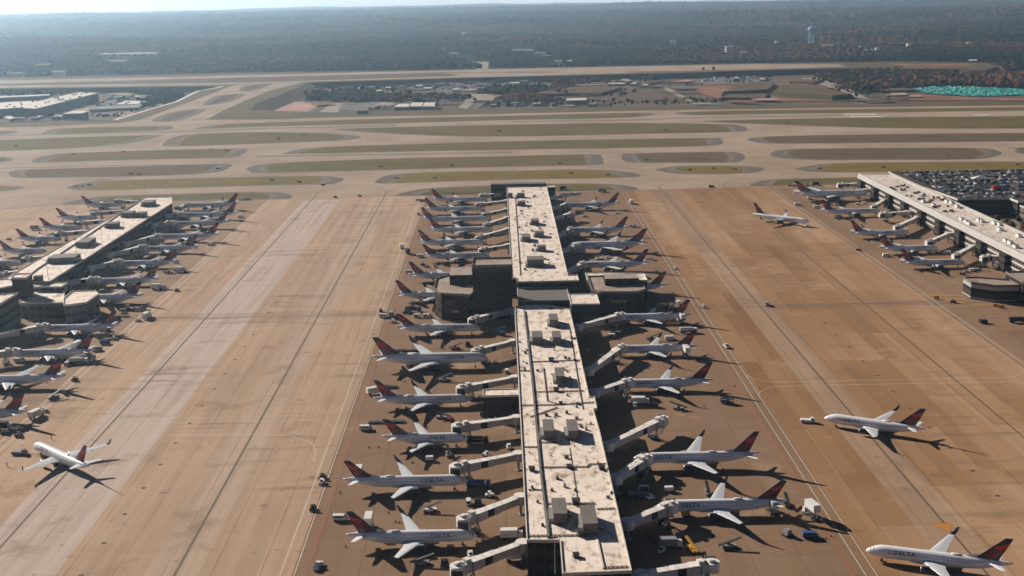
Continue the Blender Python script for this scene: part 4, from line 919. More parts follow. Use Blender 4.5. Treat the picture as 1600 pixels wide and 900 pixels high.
for key, lst in JB.items():
    for p, a in zip(bynum[key], lst):
        if a is None: continue
        A = Vector(G(*a, 5.6)); 
        off = {'L': -2.6, 'R': 2.6, 'P': 2.6, 'Q': -2.6, 'T': -3}[key]
        A.x = WX[key] + off
        B, fc = door_of(p)
        if key == 'T': A.y = max(A.y, B[1] + 4)
        if (Vector(B) - A).length < 12: A.y += (10 if key in 'LQT' else -10)
        jet_bridge(A, B, fc, 'pale jet bridge docked at the %s' % p[3], wall=(WX[key] + (2 if key in 'LQT' else -2), A.y))
FREE = [((945, 697), (1037, 657), 'R', 'empty-gate jet bridge right of the middle concourse, between third and second airliners from camera'),
        ((1012, 900), (1115, 884), 'R', 'jet bridge at the bottom edge right of the middle concourse, no airliner'), ((826, 852), (712, 891), 'L', 'jet bridge at the bottom edge left of the middle concourse'),
        ((851, 311), (887, 304), 'R', 'empty-gate jet bridge at the far right end of the middle concourse'), ((861, 343), (896, 334), 'R', 'empty-gate jet bridge between the two farthest airliners of the middle right row'),
        ((77, 400), (38, 406), 'Q', 'jet bridge left of the left concourse, farther of the two nearest'), ((45, 420), (0, 431), 'Q', 'jet bridge left of the left concourse, nearest the rooftop hub'),
        ((1425, 332), (1376, 336), 'T', 'empty-gate jet bridge of the right concourse behind the third airliner'), ((1590, 402), (1535, 404), 'T', 'white jet bridge beside the right concourse just behind its hub'),
        ((1352, 288), (1310, 290), 'T', 'jet bridge at the far end of the right concourse')]
for a, b, key, lab in FREE:
    A = Vector(G(*a, 5.6)); B = Vector(G(*b, 5.6)); A.x = WX[key] + (-2.6 if key in 'LQT' else 2.6)
    jet_bridge(A, B, (0, -1) if key in 'LQT' else (0, 1), lab, wall=(WX[key] + (2 if key in 'LQT' else -2), A.y))

# ------------------------------------------------------------------ concourses
def building(name, label, cat, poly, z1, wall='wall', rf='roof', par=.7, z0=0., world=True):
    pk = 'hvac' if rf == 'roof_d' else 'parapet'
    w = poly if world else PL(poly, z1); cx = sum(p[0] for p in w) / len(w); cy = sum(p[1] for p in w) / len(w); w = [(a - cx, b - cy) for a, b in w]
    t = thing(name, label, cat, (cx, cy, z0)); h = z1 - z0
    m = MB(); m.prism(w, 0, h - .5, wall); m.build('wall', t)
    m = MB(); m.prism(inset(w, -.35, -.35), h - .5, h, pk, rf); r = m.build('roof', t)
    if par:
        m = MB(); o_ = inset(w, -.36, -.36); i_ = inset(w, .12, .12); n = len(w)
        for k in range(n):
            j = (k + 1) % n; m.prism([o_[k], o_[j], i_[j], i_[k]], h + .003, h + par, pk)
        m.build('parapet', r)
    return t, (cx, cy)
ZR = 12.
N1 = PL([(805, 486), (810, 580), (824, 845), (876, 845), (880, 897), (986, 893), (936, 676), (926, 640), (932, 639), (928, 621), (920, 621), (893, 500), (889, 484), (860, 478), (830, 478), (806, 480)], ZR)
conc, cc = building('concourse', 'long pale flat-roofed middle concourse, near half in front of the brown hub', 'concourse', N1, ZR, par=.5)
S1 = [(6, 1030), (6, 686), (9, 686), (9, 676), (44, 676), (44, 690), (38.5, 690), (39.8, 1030)]
conc2, cc2 = building('concourse', 'long pale flat-roofed middle concourse, far half behind the brown hub', 'concourse', S1, ZR, par=.5)
def box_part(t, c, name, x0, x1, y0, y1, z0, z1, k, top=None):
    m = MB(); m.box(x0 - c[0], x1 - c[0], y0 - c[1], y1 - c[1], z0, z1, k, top); return m.build(name, t)
box_part(conc2, cc2, 'end_block', -7.5, 39.9, 1030.2, 1040, 0, 14.5, 'wall', 'hvac')
box_part(conc2, cc2, 'end_annex', 39.95, 47, 1022, 1029, 0, 12.5, 'wall', 'roof')
# window ribbons and ground level bays along the long facades
def ribbons(t, c, x, sgn, y0, y1, name='window_band'):
    for z0, z1 in ((4.6, 7.6),):
        m = MB(); y = y0
        while y < y1 - 6:
            m.box(min(x, x + sgn * .08) - c[0], max(x, x + sgn * .08) - c[0], y - c[1], y + 5 - c[1], z0, z1, 'glass'); y += 6.2
        m.build(name, t)
ribbons(conc, cc, 6.25, -1, 345, 600); ribbons(conc2, cc2, 6., -1, 700, 1025); ribbons(conc2, cc2, 39.1, 1, 700, 1020)
t, c = building('concourse_annex', 'small pale-roofed annex jutting left from the middle concourse', 'annex', [(-8.5, 488), (6.1, 488), (6.1, 480), (-8.5, 480)], 10, par=.4)
t, c = building('concourse_annex', 'flat pale annex joining the middle concourse to the right brown block', 'annex', [(37, 628), (52, 628), (52, 650), (37, 650)], 10.5, par=.4)
t, c = building('hub_roof_block', 'sunken dark plant yard between the two halves of the middle concourse', 'annex', [(9, 646), (37, 646), (37, 675.5), (9, 675.5)], 8.5, rf='hvac', par=.3)  # dark roof colour stands in for the tower's cast shadow
# hub: tower, faceted left and right blocks
hub, hc = building('terminal_tower', 'tall dark windowless block left of the middle concourse', 'building', [(-15.5, 640), (5.6, 640), (5.6, 659), (-15.5, 659)], 29.5, wall='wall2', rf='roof_d', par=1.)
box_part(hub, hc, 'upper_band', -15.9, 6., 639.6, 640, 26.5, 29, 'dark'); box_part(hub, hc, 'rooftop_screen', -15.5, -9, 660, 668, 0, 24, 'wall2', 'roof')
lb, lc = building('hub_block', 'brown faceted block with window bands left of the dark tower', 'building', [(-37, 652), (-33, 641), (-17, 636), (-16, 641), (-16, 684), (-30, 686), (-37, 676)], 14.5, wall='wall2', rf='roof_d', par=.8)
box_part(lb, lc, 'penthouse', -29, -16.5, 662, 682, 14.5, 20, 'wall2', 'roof_d')
m = MB()
for z in (9.2, 4.2): m.box(-31 - lc[0], -24 - lc[0], 638.6 - lc[1], 639.2 - lc[1], z, z + 2.4, 'dark')
m.build('window_bay', lb)
box_part(lb, lc, 'wall_sign', -27.5, -22.5, 638.0, 638.5, 4.6, 5.9, 'gravel')
rb, rc = building('hub_block', 'brown block with rooftop clutter right of the middle concourse', 'building', [(50, 652), (54, 646), (74, 645), (79, 650), (79, 668), (72, 684), (50, 684)], 12.3, wall='wall2', rf='roof_d', par=.8)
box_part(rb, rc, 'penthouse', 58, 77, 662, 674, 12.3, 16.2, 'wall2', 'roof_d')
m = MB()
for k in range(7): m.box(60 + k * 1.15 - rc[0], 60.7 + k * 1.15 - rc[0], 645.2 - rc[1] - .25, 645.2 - rc[1], 6.4, 8.2, 'gravel')
m.build('facade_sign', rb)
t, c = building('concourse_annex', 'pale-roofed wing behind the right brown block', 'annex', [(50, 686), (84, 682), (84, 700), (60, 704), (50, 704)], 10, par=.4)
for k in range(26):
    pass
# rooftop plant on the middle concourse
def roof_unit(x0, y0, x1, yf, yb, label, h=3.6, zr=ZR, cat='rooftop unit'):
    a = G(x0, yb, zr); b = G(x1, yb, zr); c = G((x0 + x1) / 2, y0, zr + h)
    w = b[0] - a[0]; dep = max(4., c[1] - a[1]); cx = (a[0] + b[0]) / 2; cy = a[1] + dep / 2
    t = thing('rooftop_unit', label, cat, (cx, cy, zr), 0, 'rooftop plant housings')
    m = MB(); m.box(-w / 2, w / 2, -dep / 2, dep / 2, .05, h - .3, 'hvac'); m.build('housing', t)
    m = MB(); m.box(-w / 2 - .15, w / 2 + .15, -dep / 2 - .15, dep / 2 + .15, h - .3, h, 'hvac'); m.build('lid', t)
    m = MB(); m.box(-w / 2 - 1.2, -w / 2 - .02, -dep * .4, dep * .35, .1, 1.5, 'steel'); m.build('duct', t)
    m = MB()
    for k in range(5): m.box(w / 2, w / 2 + .06, -dep * .4 + k * dep * .16, -dep * .4 + k * dep * .16 + dep * .1, .6, h - .8, 'dark')
    m.build('louvres', t)
    return t
RU = [(859, 490, 872, 0, 511), (832, 517, 848, 0, 539), (864, 517, 877, 0, 539), (869, 574, 882, 0, 601), (850, 655, 866, 0, 688), (888, 655, 904, 0, 688), (865, 778, 886, 0, 820), (911, 789, 934, 0, 836)]
RL = ['rooftop plant box just in front of the hub on the middle concourse', 'left box of the pair behind the middle of the near roof', 'right box of the pair behind the middle of the near roof', 'single plant box in the middle of the near concourse roof', 'left box of the middle pair on the near concourse roof', 'right box of the middle pair on the near concourse roof', 'left box of the nearest pair on the concourse roof', 'right box of the nearest pair on the concourse roof']
for (x0, y0, x1, _, yb), l in zip(RU, RL): roof_unit(x0, y0, x1, 0, yb, 'grey ' + l, 3.8)
RU2 = [(793, 303, 801, 0, 309), (808, 301, 820, 0, 309), (809, 313, 821, 0, 322), (830, 341, 842, 0, 352), (816, 365, 829, 0, 378), (836, 360, 850, 0, 371), (840, 382, 853, 0, 393), (824, 400, 850, 0, 417)]
for i, (x0, y0, x1, _, yb) in enumerate(RU2):
    roof_unit(x0, y0, x1, 0, yb, 'grey plant box on the far half of the concourse roof, %s from the far end' % ORD[i + 1] if i < 7 else 'largest dark plant box on the far concourse roof beside the tower', 3.4 if i < 7 else 4.5)
RU3 = [(221, 312, 237, 0, 323), (190, 329, 206, 0, 340), (212, 330, 226, 0, 340), (165, 346, 182, 0, 357), (119, 371, 137, 0, 387), (75, 397, 95, 0, 412), (97, 396, 116, 0, 411), (53, 431, 64, 0, 441)]
for i, (x0, y0, x1, _, yb) in enumerate(RU3): roof_unit(x0, y0, x1, 0, yb, 'grey plant box on the left concourse roof, %s from the far end' % ORD[i + 1], 3.6)
# curbs, conduit trays, pipes
def top_line(name, pts, w, h, k, label, cat, rungs=False, z=ZR):
    ws = PL(pts, z); o = Vector(ws[0]); m = MB()
    for a, b in zip(ws, ws[1:]):
        a = Vector(a) - o; b = Vector(b) - o
        if rungs:
            d = (b - a); L_ = d.length; d.normalize(); nn = Vector((-d.y, d.x)); q = 0
            for s in (-1, 1): m.obox(a + nn * s * w / 2, b + nn * s * w / 2, .14, .12, .3, k)
            while q < L_: m.obox(a + d * q, a + d * (q + .55), w, .1, .28, k); q += 1.3
        else: m.obox(a, b, w, .02, h, k)
    ob = m.build(name, None, loc=(o.x, o.y, z)); return tag(ob, label, cat, 'services laid across the concourse roofs')
top_line('roof_curb', [(819, 486), (832, 600), (845, 740), (857, 841)], .7, .7, 'hvac', 'long grey raised curb running down the left of the near roof', 'roof curb')
top_line('roof_curb', [(889, 508), (911, 640)], .3, .3, 'tray', 'thin dark pipe along the right side of the near roof', 'roof pipe')
top_line('roof_curb', [(805, 310), (813, 430)], .5, .4, 'hvac', 'dark curb running down the left of the far roof', 'roof curb')
TR = [([(831, 566), (907, 563)], 'across the roof just above the single plant box'), ([(835, 613), (912, 611)], 'across the roof just below the single plant box'), ([(810, 580), (829, 580)], 'at the left roof edge beside the single plant box'), ([(845, 692), (868, 692)], 'left of the middle pair of plant boxes'),
      ([(846, 731), (918, 730), (921, 726), (947, 725)], 'in a stepped run below the middle pair of plant boxes'), ([(826, 766), (846, 766)], 'at the left roof edge above the nearest plant boxes'), ([(856, 788), (930, 787)], 'across the roof behind the nearest plant boxes'), ([(933, 796), (961, 795)], 'right of the nearest plant boxes'),
      ([(826, 838), (912, 837)], 'across the roof in front of the nearest plant boxes'), ([(942, 888), (982, 886)], 'at the bottom edge of the nearest roof'), ([(814, 634), (870, 633), (929, 629)], 'across the roof beside the left annex'), ([(829, 652), (872, 637)], 'slanting across the roof beside the left annex'),
      ([(820, 699), (841, 699)], 'at the left roof edge beside the middle pair')]
for pts, l in TR: top_line('conduit_tray', pts, .8, .3, 'tray', 'dark laddered conduit tray ' + l, 'conduit tray', True)
top_line('roof_pipe', [(849, 575), (855, 627), (876, 633)], .35, .4, 'hvac', 'bent grey pipe left of the single plant box', 'roof pipe')
top_line('roof_pipe', [(890, 700), (904, 790)], .2, .2, 'tray', 'thin dark seam pipe between the middle and nearest plant boxes', 'roof pipe')
top_line('roof_pipe', [(932, 838), (943, 889)], .5, .5, 'parapet', 'pale raised step dividing the nearest roof end', 'roof curb')
VENT = [(861, 564, 2.), (869, 611, 2.), (900, 787, 2.2), (908, 836, 2.3), (889, 731, 1.6), (831, 735, 1.8), (940, 733, 1.8), (885, 716, 1.2), (874, 604, 1.4), (840, 580, 1.), (824, 548, .9), (902, 632, 1.), (876, 631, 1.3), (950, 778, .9), (900, 870, 1.6), (901, 655, 1.1), (898, 530, 1.), (821, 552, 1.2), (918, 548, 1.)]
for i, (x, y, s) in enumerate(VENT):
    w = G(x, y, ZR); t = thing('roof_vent', None, 'roof vent', (w[0], w[1], ZR), random.random() * .2, 'small vents on the middle concourse roof')
    m = MB(); m.box(-s / 2, s / 2, -s / 2, s / 2, .02, s * .6, 'tray', None, .06, .06); m.build('base', t)
    m = MB(); m.box(-s * .6, s * .6, -s * .6, s * .6, s * .6, s * .75, 'dark'); m.build('hood', t)
for i in range(70):                                                  # near-half clutter
    y = random.uniform(345, 600); x = random.uniform(8, 35); s = random.choice((.35, .45, .6, .8, 1.1))
    t = thing('roof_vent', 'tiny roof vent among the scattered vents on the near middle concourse roof', 'roof vent', (x, y, ZR), random.random() * .4, 'tiny vents on the near middle roof')
    m = MB(); m.box(-s / 2, s / 2, -s / 2, s / 2, .02, s * .8, random.choice(('tray', 'hvac', 'parapet'))); m.build('base', t)
    m = MB(); m.tube((0, 0, s * .8), (0, 0, s * 1.3), s * .3, random.choice(('tray', 'steel')), 6); m.build('pipe', t)
for i in range(46):                                                  # far-half clutter
    x = random.uniform(10, 37); y = random.uniform(700, 1020); s = random.uniform(.7, 1.6)
    t = thing('roof_vent', None, 'roof vent', (x, y, ZR), 0, 'small vents on the middle concourse roof')
    m = MB(); m.box(-s / 2, s / 2, -s / 2, s / 2, .02, s * .6, 'tray'); m.build('base', t); m = MB(); m.box(-s * .6, s * .6, -s * .6, s * .6, s * .6, s * .75, 'hvac'); m.build('hood', t)
# left concourse
lcx, lcc = building('concourse', 'long pale flat-roofed concourse at left with airliners on both sides', 'concourse', [(-296, 1008), (-296, 700), (-266, 700), (-266, 978), (-274, 1008)], ZR, par=.5)
ribbons(lcx, lcc, -266., 1, 705, 970)
top_line('roof_curb', [(222, 312), (60, 420), (38, 437)], .8, .7, 'hvac', 'long curb along the left edge of the left concourse roof', 'roof curb')
HB = [('hub_block', 'dark block with small pale roof at the near end of the left concourse', [(18, 435), (22, 429), (50, 428), (40, 435)], 20, 'wall2'), ('hub_wing', 'low pale-roofed wing reaching right from the left concourse end', [(53, 449), (53, 443), (105, 442), (96, 449)], 11, 'wall3'),
      ('hub_octagon', 'pale octagonal roof at the right end of the left hub', [(100, 478), (100, 467), (114, 455.5), (148, 455), (154, 460), (135, 473)], 11, 'wall3'), ('hub_block', 'long grey block between the left hub tower and the octagonal roof', [(30, 474), (40, 456), (100, 455), (100, 474)], 8.5, 'wall3'),
      ('hub_block', 'big brown block with pale roof cut by the left picture edge', [(-70, 485), (-70, 461), (0, 461), (28, 458.5), (0, 475)], 17, 'wall3'), ('hub_wing', 'pale lower roof left of the small-roofed dark block', [(-60, 450), (-60, 440), (10, 437), (36, 440), (20, 447), (0, 451)], 13, 'wall2')]
for nm, l, pl, z, wl_ in HB: building(nm, l, 'building', pl, z, wall=wl_, par=.6, world=False)
# right concourse with its deep metal fascia
TW = [(313, 1046), (313, 560), (339.5, 560), (339.5, 1046)]
rcx, rcc = building('concourse', 'long pale-roofed concourse at right with a deep white metal fascia', 'concourse', TW, 14, wall='wall3', rf='roof2', par=0)
m = MB(); 
for xs, s in ((313, -1), (339.5, 1)):
    p0 = [(xs - rcc[0], y - rcc[1]) for y in (1047, 560)]
    m.rings([[(xs - rcc[0] + s * .4, y - rcc[1], 11.), (xs - rcc[0] + s * 1.9, y - rcc[1], 11.6), (xs - rcc[0] + s * 1.1, y - rcc[1], 15.8), (xs - rcc[0] - s * .1, y - rcc[1], 15.8), (xs - rcc[0] - s * .1, y - rcc[1], 14.01)] for y in (560, 1047)], 'fascia')
m.build('metal_fascia', rcx)
m = MB()
for y in np.arange(575, 1040, 38.): m.box(-1.5 + 313 - rcc[0] - 2, 313 - rcc[0] - .02, y - rcc[1], y + 9 - rcc[1], 0, 11, 'wall')
m.build('stair_towers', rcx)['kind'] = 'stuff'
for z in (3.6, 7.4):
    m = MB(); m.box(313 - rcc[0] - .35, 313 - rcc[0] - .02, 562 - rcc[1], 1045 - rcc[1], z, z + .8, 'parapet'); m.build('floor_band', rcx)
for i, (x, y) in enumerate([(1503, 344), (1510, 348), (1515, 351), (1530, 346), (1534, 347), (1496, 324), (1459, 322), (1443, 316), (1572, 378), (1579, 381), (1587, 387), (1554, 350), (1562, 352), (1480, 316), (1475, 312), (1487, 318), (1562, 360), (1592, 370)]):
    w = G(x, y, 14); s = 2.6; t = thing('rooftop_unit', None, 'rooftop unit', (w[0], w[1], 14), 0, 'small plant on the right concourse roof')
    m = MB(); m.box(-s / 2, s / 2, -s * .9, s * .9, .1, 1.7, 'vwhite'); m.build('housing', t); m = MB(); m.box(-s * .35, s * .35, -s * .6, s * .6, 1.7, 1.95, 'hvac'); m.build('grille', t)
for x0 in range(60):                                                  # fenced stores under repair at the far end
    x = random.uniform(316, 337); y = random.uniform(860, 985); s = random.uniform(.8, 2.2)
    if x0 >= 34: continue
    t = thing('roof_material_stack', None, 'building materials', (x, y, 14), random.random(), 'stacks of material on the right concourse roof')
    k = 'vyel' if y < 915 and random.random() < .6 else 'steel'
    m = MB(); m.box(-s, s, -s * .5, s * .5, .02, .5, k); m.build('pallet', t); m = MB(); m.box(-s * .8, s * .8, -s * .4, s * .4, .5, random.uniform(.8, 1.6), 'dirt' if k == 'vyel' else 'hvac'); m.build('stack', t)
# right hub at the picture edge
hb = [('hub_block', 'grey-topped square block at the near end of the right concourse', [(265, 664), (275, 655), (288, 655), (288, 668), (272, 676), (265, 676)], 9.2, 'wall'),
      ('hub_block', 'dark block beside the grey-topped block of the right hub', [(288.3, 650), (300, 650), (300, 674), (288.3, 674)], 12.5, 'wall'), ('hub_block', 'pale-roofed block at the right picture edge by the right concourse', [(300.5, 640), (345, 640), (345, 690), (312, 690), (300.5, 672)], 11, 'wall2')]
for nm, l, pl, z, wl_ in hb:
    t, c = building(nm, l, 'building', pl, z, wall=wl_, rf='roof_d' if z != 11 else 'roof', par=.8)
    if z == 9.2:
        m = MB(); w = [(a - c[0], b - c[1]) for a, b in inset(pl, -.25, -.25)]; m.prism(w, z - 2.6, z - .6, 'fascia'); m.prism(w, .6, 1.4, 'fascia'); m.build('pale_bands', t)
m = MB(); m.strip([(238, 676), (264, 672)], .8, .06, 'vyel'); m.strip([(243, 665), (262, 664)], .8, .06, 'vyel'); m.strip([(262, 652), (292, 651)], .8, .06, 'vyel'); m.strip(PL([(1462, 465), (1508, 474)]), .8, .06, 'vyel'); struct(m.build('kerb_marking'))
# masts
MASTS = [(228, 310, 293, ZR), (261, 308, 290, ZR), (194, 364, 335, ZR), (160, 387, 363, ZR), (121, 410, 380, ZR), (76, 440, 413, ZR), (758, 302, 271, 0), (859, 290, 276, ZR), (867, 896, 842, ZR), (97, 386, 368, ZR)]
for i, (x, yb, yt, z) in enumerate(MASTS):
    w = G(x, yb, z); hgt = (yb - yt) * hypot(w[0], w[1]) / F * 1.02 + 2
    t = thing('light_mast', None, 'light mast', (w[0], w[1], z), 0, 'thin floodlight masts')
    m = MB(); m.tube((0, 0, 0), (0, 0, hgt), .16, 'steel', 6, .09); m.build('pole', t); m = MB(); m.box(-.9, .9, -.25, .25, hgt - .3, hgt + .1, 'hvac'); m.build('lamp_bar', t)
# parking garage
gp = PL([(1450, 286), (1440, 280.5), (1700, 276), (1700, 305)], 12.4) ; gar, gc = building('parking_garage', 'dark multi-storey parking garage with a crowded deck behind the right concourse', 'parking garage', [(352, 921), (346, 985), (346, 1070), (470, 1070), (470, 905), (392, 905), (392, 921)], 12.4, wall='wall', rf='deck', par=1.)
t, gc3 = building('garage_ramp_house', 'pale concrete stair house in front of the garage at the right edge', 'building', [(393, 880), (440, 880), (440, 903), (393, 903)], 10, wall='wall3', par=.6)
mb = MB(); mb.sheet([(344, 700), (344, 918), (520, 918), (520, 700)], .12, 'lot'); struct(mb.build('car_park'))
def car(k):
    m = MB(); m.box(-1.75, -.95, -.9, .9, 0, .5, 'tyre'); m.box(.95, 1.75, -.9, .9, 0, .5, 'tyre'); m.rings([[(x, y, z) for x, z in ((-2.2, .35), (2.2, .35), (2.25, .75), (1.2, .95), (.6, 1.42), (-1.2, 1.45), (-2.0, 1.), (-2.25, .8))] for y in (-.88, .88)], k)
    return m
CARC = ['vdark', 'vgrey', 'vwhite', 'vsilver', 'vblue', 'vred']; CNAME = {'vdark': 'black', 'vgrey': 'grey', 'vwhite': 'white', 'vsilver': 'silver', 'vblue': 'blue', 'vred': 'red'}
CP = {}
def mk_car(k):
    m = car(k); o = m.build('parked_car', None); g = MB()
    g.box(-1.35, 1.05, -.9, .9, 1.0, 1.3, 'glass', None, .2, .05); w = g.build('windows', o)
    return tag(o, None, 'car')
ncar = 0; firstc = {}
spots = []
y = 925
while y < 1066:
    for x in np.arange(350, 466, 2.75): spots.append((x, y, 12.42, 'garage deck'))
    for x in np.arange(350, 466, 2.75): spots.append((x, y + 5.3, 12.42, 'garage deck'))
    y += 17.5
for yy in (725, 742, 760, 777, 795, 812, 830, 848, 866, 884):
    for x in np.arange(350, 430, 2.8): spots.append((x, yy, .13, 'car park below the garage'))
random.shuffle(spots); 
for x, y, z, where in spots:
    px, py = PX((x, y, z + 1))
    if px > 1606 or px < 1400: continue
    if z > 5 and (y > 1068 or (x < 353)): continue
    if random.random() > (.83 if z > 5 else .6) or ncar >= 300: continue
    k = random.choice(['vdark'] * 7 + ['vgrey'] * 3 + ['vsilver'] * 3 + ['vwhite', 'vblue'] + (['vred'] if random.random() < .4 else ['vdark']))
    if k not in firstc: firstc[k] = mk_car(k); o = firstc[k]; o.location = (x, y, z); o.rotation_euler = (0, 0, pi / 2)
    else: o = dup(firstc[k], (x + random.uniform(-.2, .2), y + random.uniform(-.4, .4), z), pi / 2 * random.choice((1, -1)))
    o['label'] = '%s car among many on the %s behind the right concourse' % (CNAME[k], where); o['group'] = 'cars parked behind the right concourse'; ncar += 1
w = G(1532, 283, 12.4); t = thing('marquee', 'white tent roof at the far edge of the garage deck', 'tent', (w[0], w[1], 12.4)); m = MB(); m.rings([[(s * 8, q * 4, z) for s, q in ((-1, -1), (1, -1), (1, 1), (-1, 1))] for z in (2.4, 2.41)], 'vwhite'); m.rings([[(s * a * 8, q * a * 4, z) for s, q in ((-1, -1), (1, -1), (1, 1), (-1, 1))] for a, z in ((1, 2.42), (.1, 4.6))], 'vwhite'); m.build('canvas', t)
for a, b in ((-7.5, -3.5), (7.5, -3.5), (7.5, 3.5), (-7.5, 3.5)): m = MB(); m.tube((a, b, 0), (a, b, 2.4), .1, 'steel', 5); m.build('pole', t)
w = G(1557, 297, 12.4); t = thing('red_truck', 'bright red box truck on the garage deck', 'truck', (w[0], w[1], 12.42)); MT['vred2'] = mat('bright_red', (.62, .04, .05), .4, var=.03); m = MB(); m.box(-3.6, 2, -1.3, 1.3, .6, 3.6, 'vred2'); m.build('box', t); m = MB(); m.box(2.1, 3.8, -1.1, 1.1, .5, 2.3, 'vred2', None, .2, .05); m.build('cab', t)
for x in (-2.4, 2.8):
    for y in (-1, 1): m = MB(); m.tube((x, y - .2, .45), (x, y + .2, .45), .45, 'tyre', 8); m.build('wheel', t)

# ------------------------------------------------------------------ ground vehicles
def wheels(t, xs, y, r=.42):
    for x in xs:
        for s in (-1, 1): m = MB(); m.tube((x, s * y - .13, r), (x, s * y + .13, r), r, 'tyre', 9); m.build('wheel', t)
def v_tug(k):
    t = thing('baggage_tug', None, 'baggage tug'); m = MB(); m.box(-1.6, 1.6, -.8, .8, .35, 1.1, k, None, .08, .05); m.build('body', t); m = MB(); m.box(-.5, .6, -.75, .75, 1.9, 2.0, k); [m.tube((x, y, 1.1), (x, y, 1.9), .06, k, 4) for x in (-.45, .55) for y in (-.7, .7)]; m.build('canopy', t); m = MB(); m.box(-.7, -.3, -.5, .5, 1.1, 1.6, 'dark'); m.build('seat', t); wheels(t, (-1.1, 1.1), .75, .35); return t
def v_cart(k):
    t = thing('baggage_cart', None, 'baggage cart'); m = MB(); m.box(-1.7, 1.7, -.85, .85, .5, .7, 'dark'); m.build('bed', t); m = MB(); m.box(-1.7, 1.7, -.85, .85, 2.1, 2.25, k); m.box(-1.7, -1.62, -.85, .85, .7, 2.1, k); m.box(1.62, 1.7, -.85, .85, .7, 2.1, k); m.build('canopy', t); m = MB(); m.box(-1.3, .3, -.6, .6, .7, 1.4, 'vblue'); m.build('luggage', t); wheels(t, (-1.2, 1.2), .75, .28); return t
def v_dolly(k):
    t = thing('container_dolly', None, 'dolly'); m = MB(); m.box(-1.7, 1.7, -1.3, 1.3, .45, .6, 'dark'); m.build('deck', t); m = MB(); [m.tube((x, -1.2, .66), (x, 1.2, .66), .07, 'steel', 5) for x in (-1.3, -.6, 0, .6, 1.3)]; m.build('rollers', t); m = MB(); m.tube((1.7, 0, .5), (2.8, 0, .4), .07, 'steel', 4); m.build('drawbar', t); wheels(t, (-1.2, 1.2), 1.1, .25); return t
def v_uld(k):
    t = v_dolly(k); t.name = 'container_dolly'; m = MB(); m.rings([[(x, -1.2 if z > 0 else -.8, .7 + abs(z)), ] for x, z in ((0, 0),)], 'steel') if False else None
    m = MB(); m.box(-1.0, 1.0, -1.1, 1.1, .74, 2.3, k, None, .25, 0); m.build('container', t); return t
def v_belt(k):
    t = thing('belt_loader', None, 'belt loader'); m = MB(); m.box(-2.6, 2.2, -.95, .95, .4, 1.0, k); m.build('chassis', t)
    m = MB(); m.rings([[(x, y, z) for y, z in ((-.5, 0 + q), (.5, 0 + q), (.5, .3 + q), (-.5, .3 + q))] for x, q in ((-3.8, 1.0), (3.8, 3.1))], 'vyel' if k == 'vyel' else 'dark'); m.build('conveyor', t); m = MB(); m.box(-.9, .4, .55, .95, 1.0, 1.9, k); m.build('driver_seat', t); wheels(t, (-1.8, 1.5), .85, .4); return t
def v_box(k):
    t = thing('box_truck', None, 'box truck'); m = MB(); m.box(-3.8, 1.8, -1.25, 1.25, 1.0, 3.5, k); m.build('box', t); m = MB(); m.box(1.95, 3.7, -1.1, 1.1, .6, 2.5, 'vwhite', None, .25, .08); c = m.build('cab', t); m = MB(); m.box(3.35, 3.72, -1., 1., 1.6, 2.3, 'glass'); m.build('windscreen', c); m = MB(); m.box(-3.7, 3.4, -.5, .5, .55, .95, 'dark'); m.build('chassis', t); wheels(t, (-2.6, 2.7), 1.05, .48); return t
def v_cater(k):
    t = thing('catering_truck', None, 'catering truck'); m = MB(); m.box(-3.8, 2.4, -1.25, 1.25, 3.2, 5.7, 'vwhite'); m.build('lifted_box', t); m = MB(); [m.tube((-2.8, y, 1.), (1.8, y, 3.2), .14, 'steel', 4) for y in (-.9, .9)]; [m.tube((1.8, y, 1.), (-2.8, y, 3.2), .14, 'steel', 4) for y in (-.9, .9)]; m.build('scissor_lift', t)
    m = MB(); m.box(-3.8, 2.2, -.9, .9, .6, 1.0, 'dark'); m.build('chassis', t); m = MB(); m.box(2.3, 4., -1.1, 1.1, .6, 2.5, 'vwhite', None, .25, .08); m.build('cab', t); m = MB(); m.box(2.4, 3.9, -1., 1., 3.2, 3.35, 'steel'); m.build('platform', t); wheels(t, (-2.6, 3.), 1.05, .48); return t
def v_van(k):
    t = thing('service_van', None, 'van'); m = MB(); m.rings([[(x, y, z) for x, z in ((-2.6, .4), (2.6, .4), (2.65, 1.0), (2.1, 1.2), (1.4, 2.05), (-2.5, 2.15), (-2.65, 1.2))] for y in (-.95, .95)], k); b = m.build('body', t)
    m = MB(); m.box(-2.3, 1.2, -.97, .97, 1.3, 1.8, 'glass', None, .1, .02); m.face(m.add([(2.12, -.8, 1.25), (2.12, .8, 1.25), (1.5, .8, 2.0), (1.5, -.8, 2.0)]), 'glass'); m.build('windows', b); wheels(t, (-1.7, 1.7), .85, .36); return t
def v_pick(k):
    t = thing('pickup_truck', None, 'pickup truck'); m = MB(); m.box(-2.7, 2.7, -.95, .95, .45, 1.05, k, None, .05, .04); m.build('body', t); m = MB(); m.box(-.4, 1.3, -.88, .88, 1.05, 1.8, k, None, .3, .1); c = m.build('cab', t); m = MB(); m.box(-.3, 1.2, -.9, .9, 1.2, 1.6, 'glass', None, .2, .06); m.build('windows', c); m = MB(); m.box(-2.5, -.6, -.8, .8, 1.05, 1.25, 'dark'); m.build('load_bed', t); wheels(t, (-1.7, 1.7), .85, .4); return t
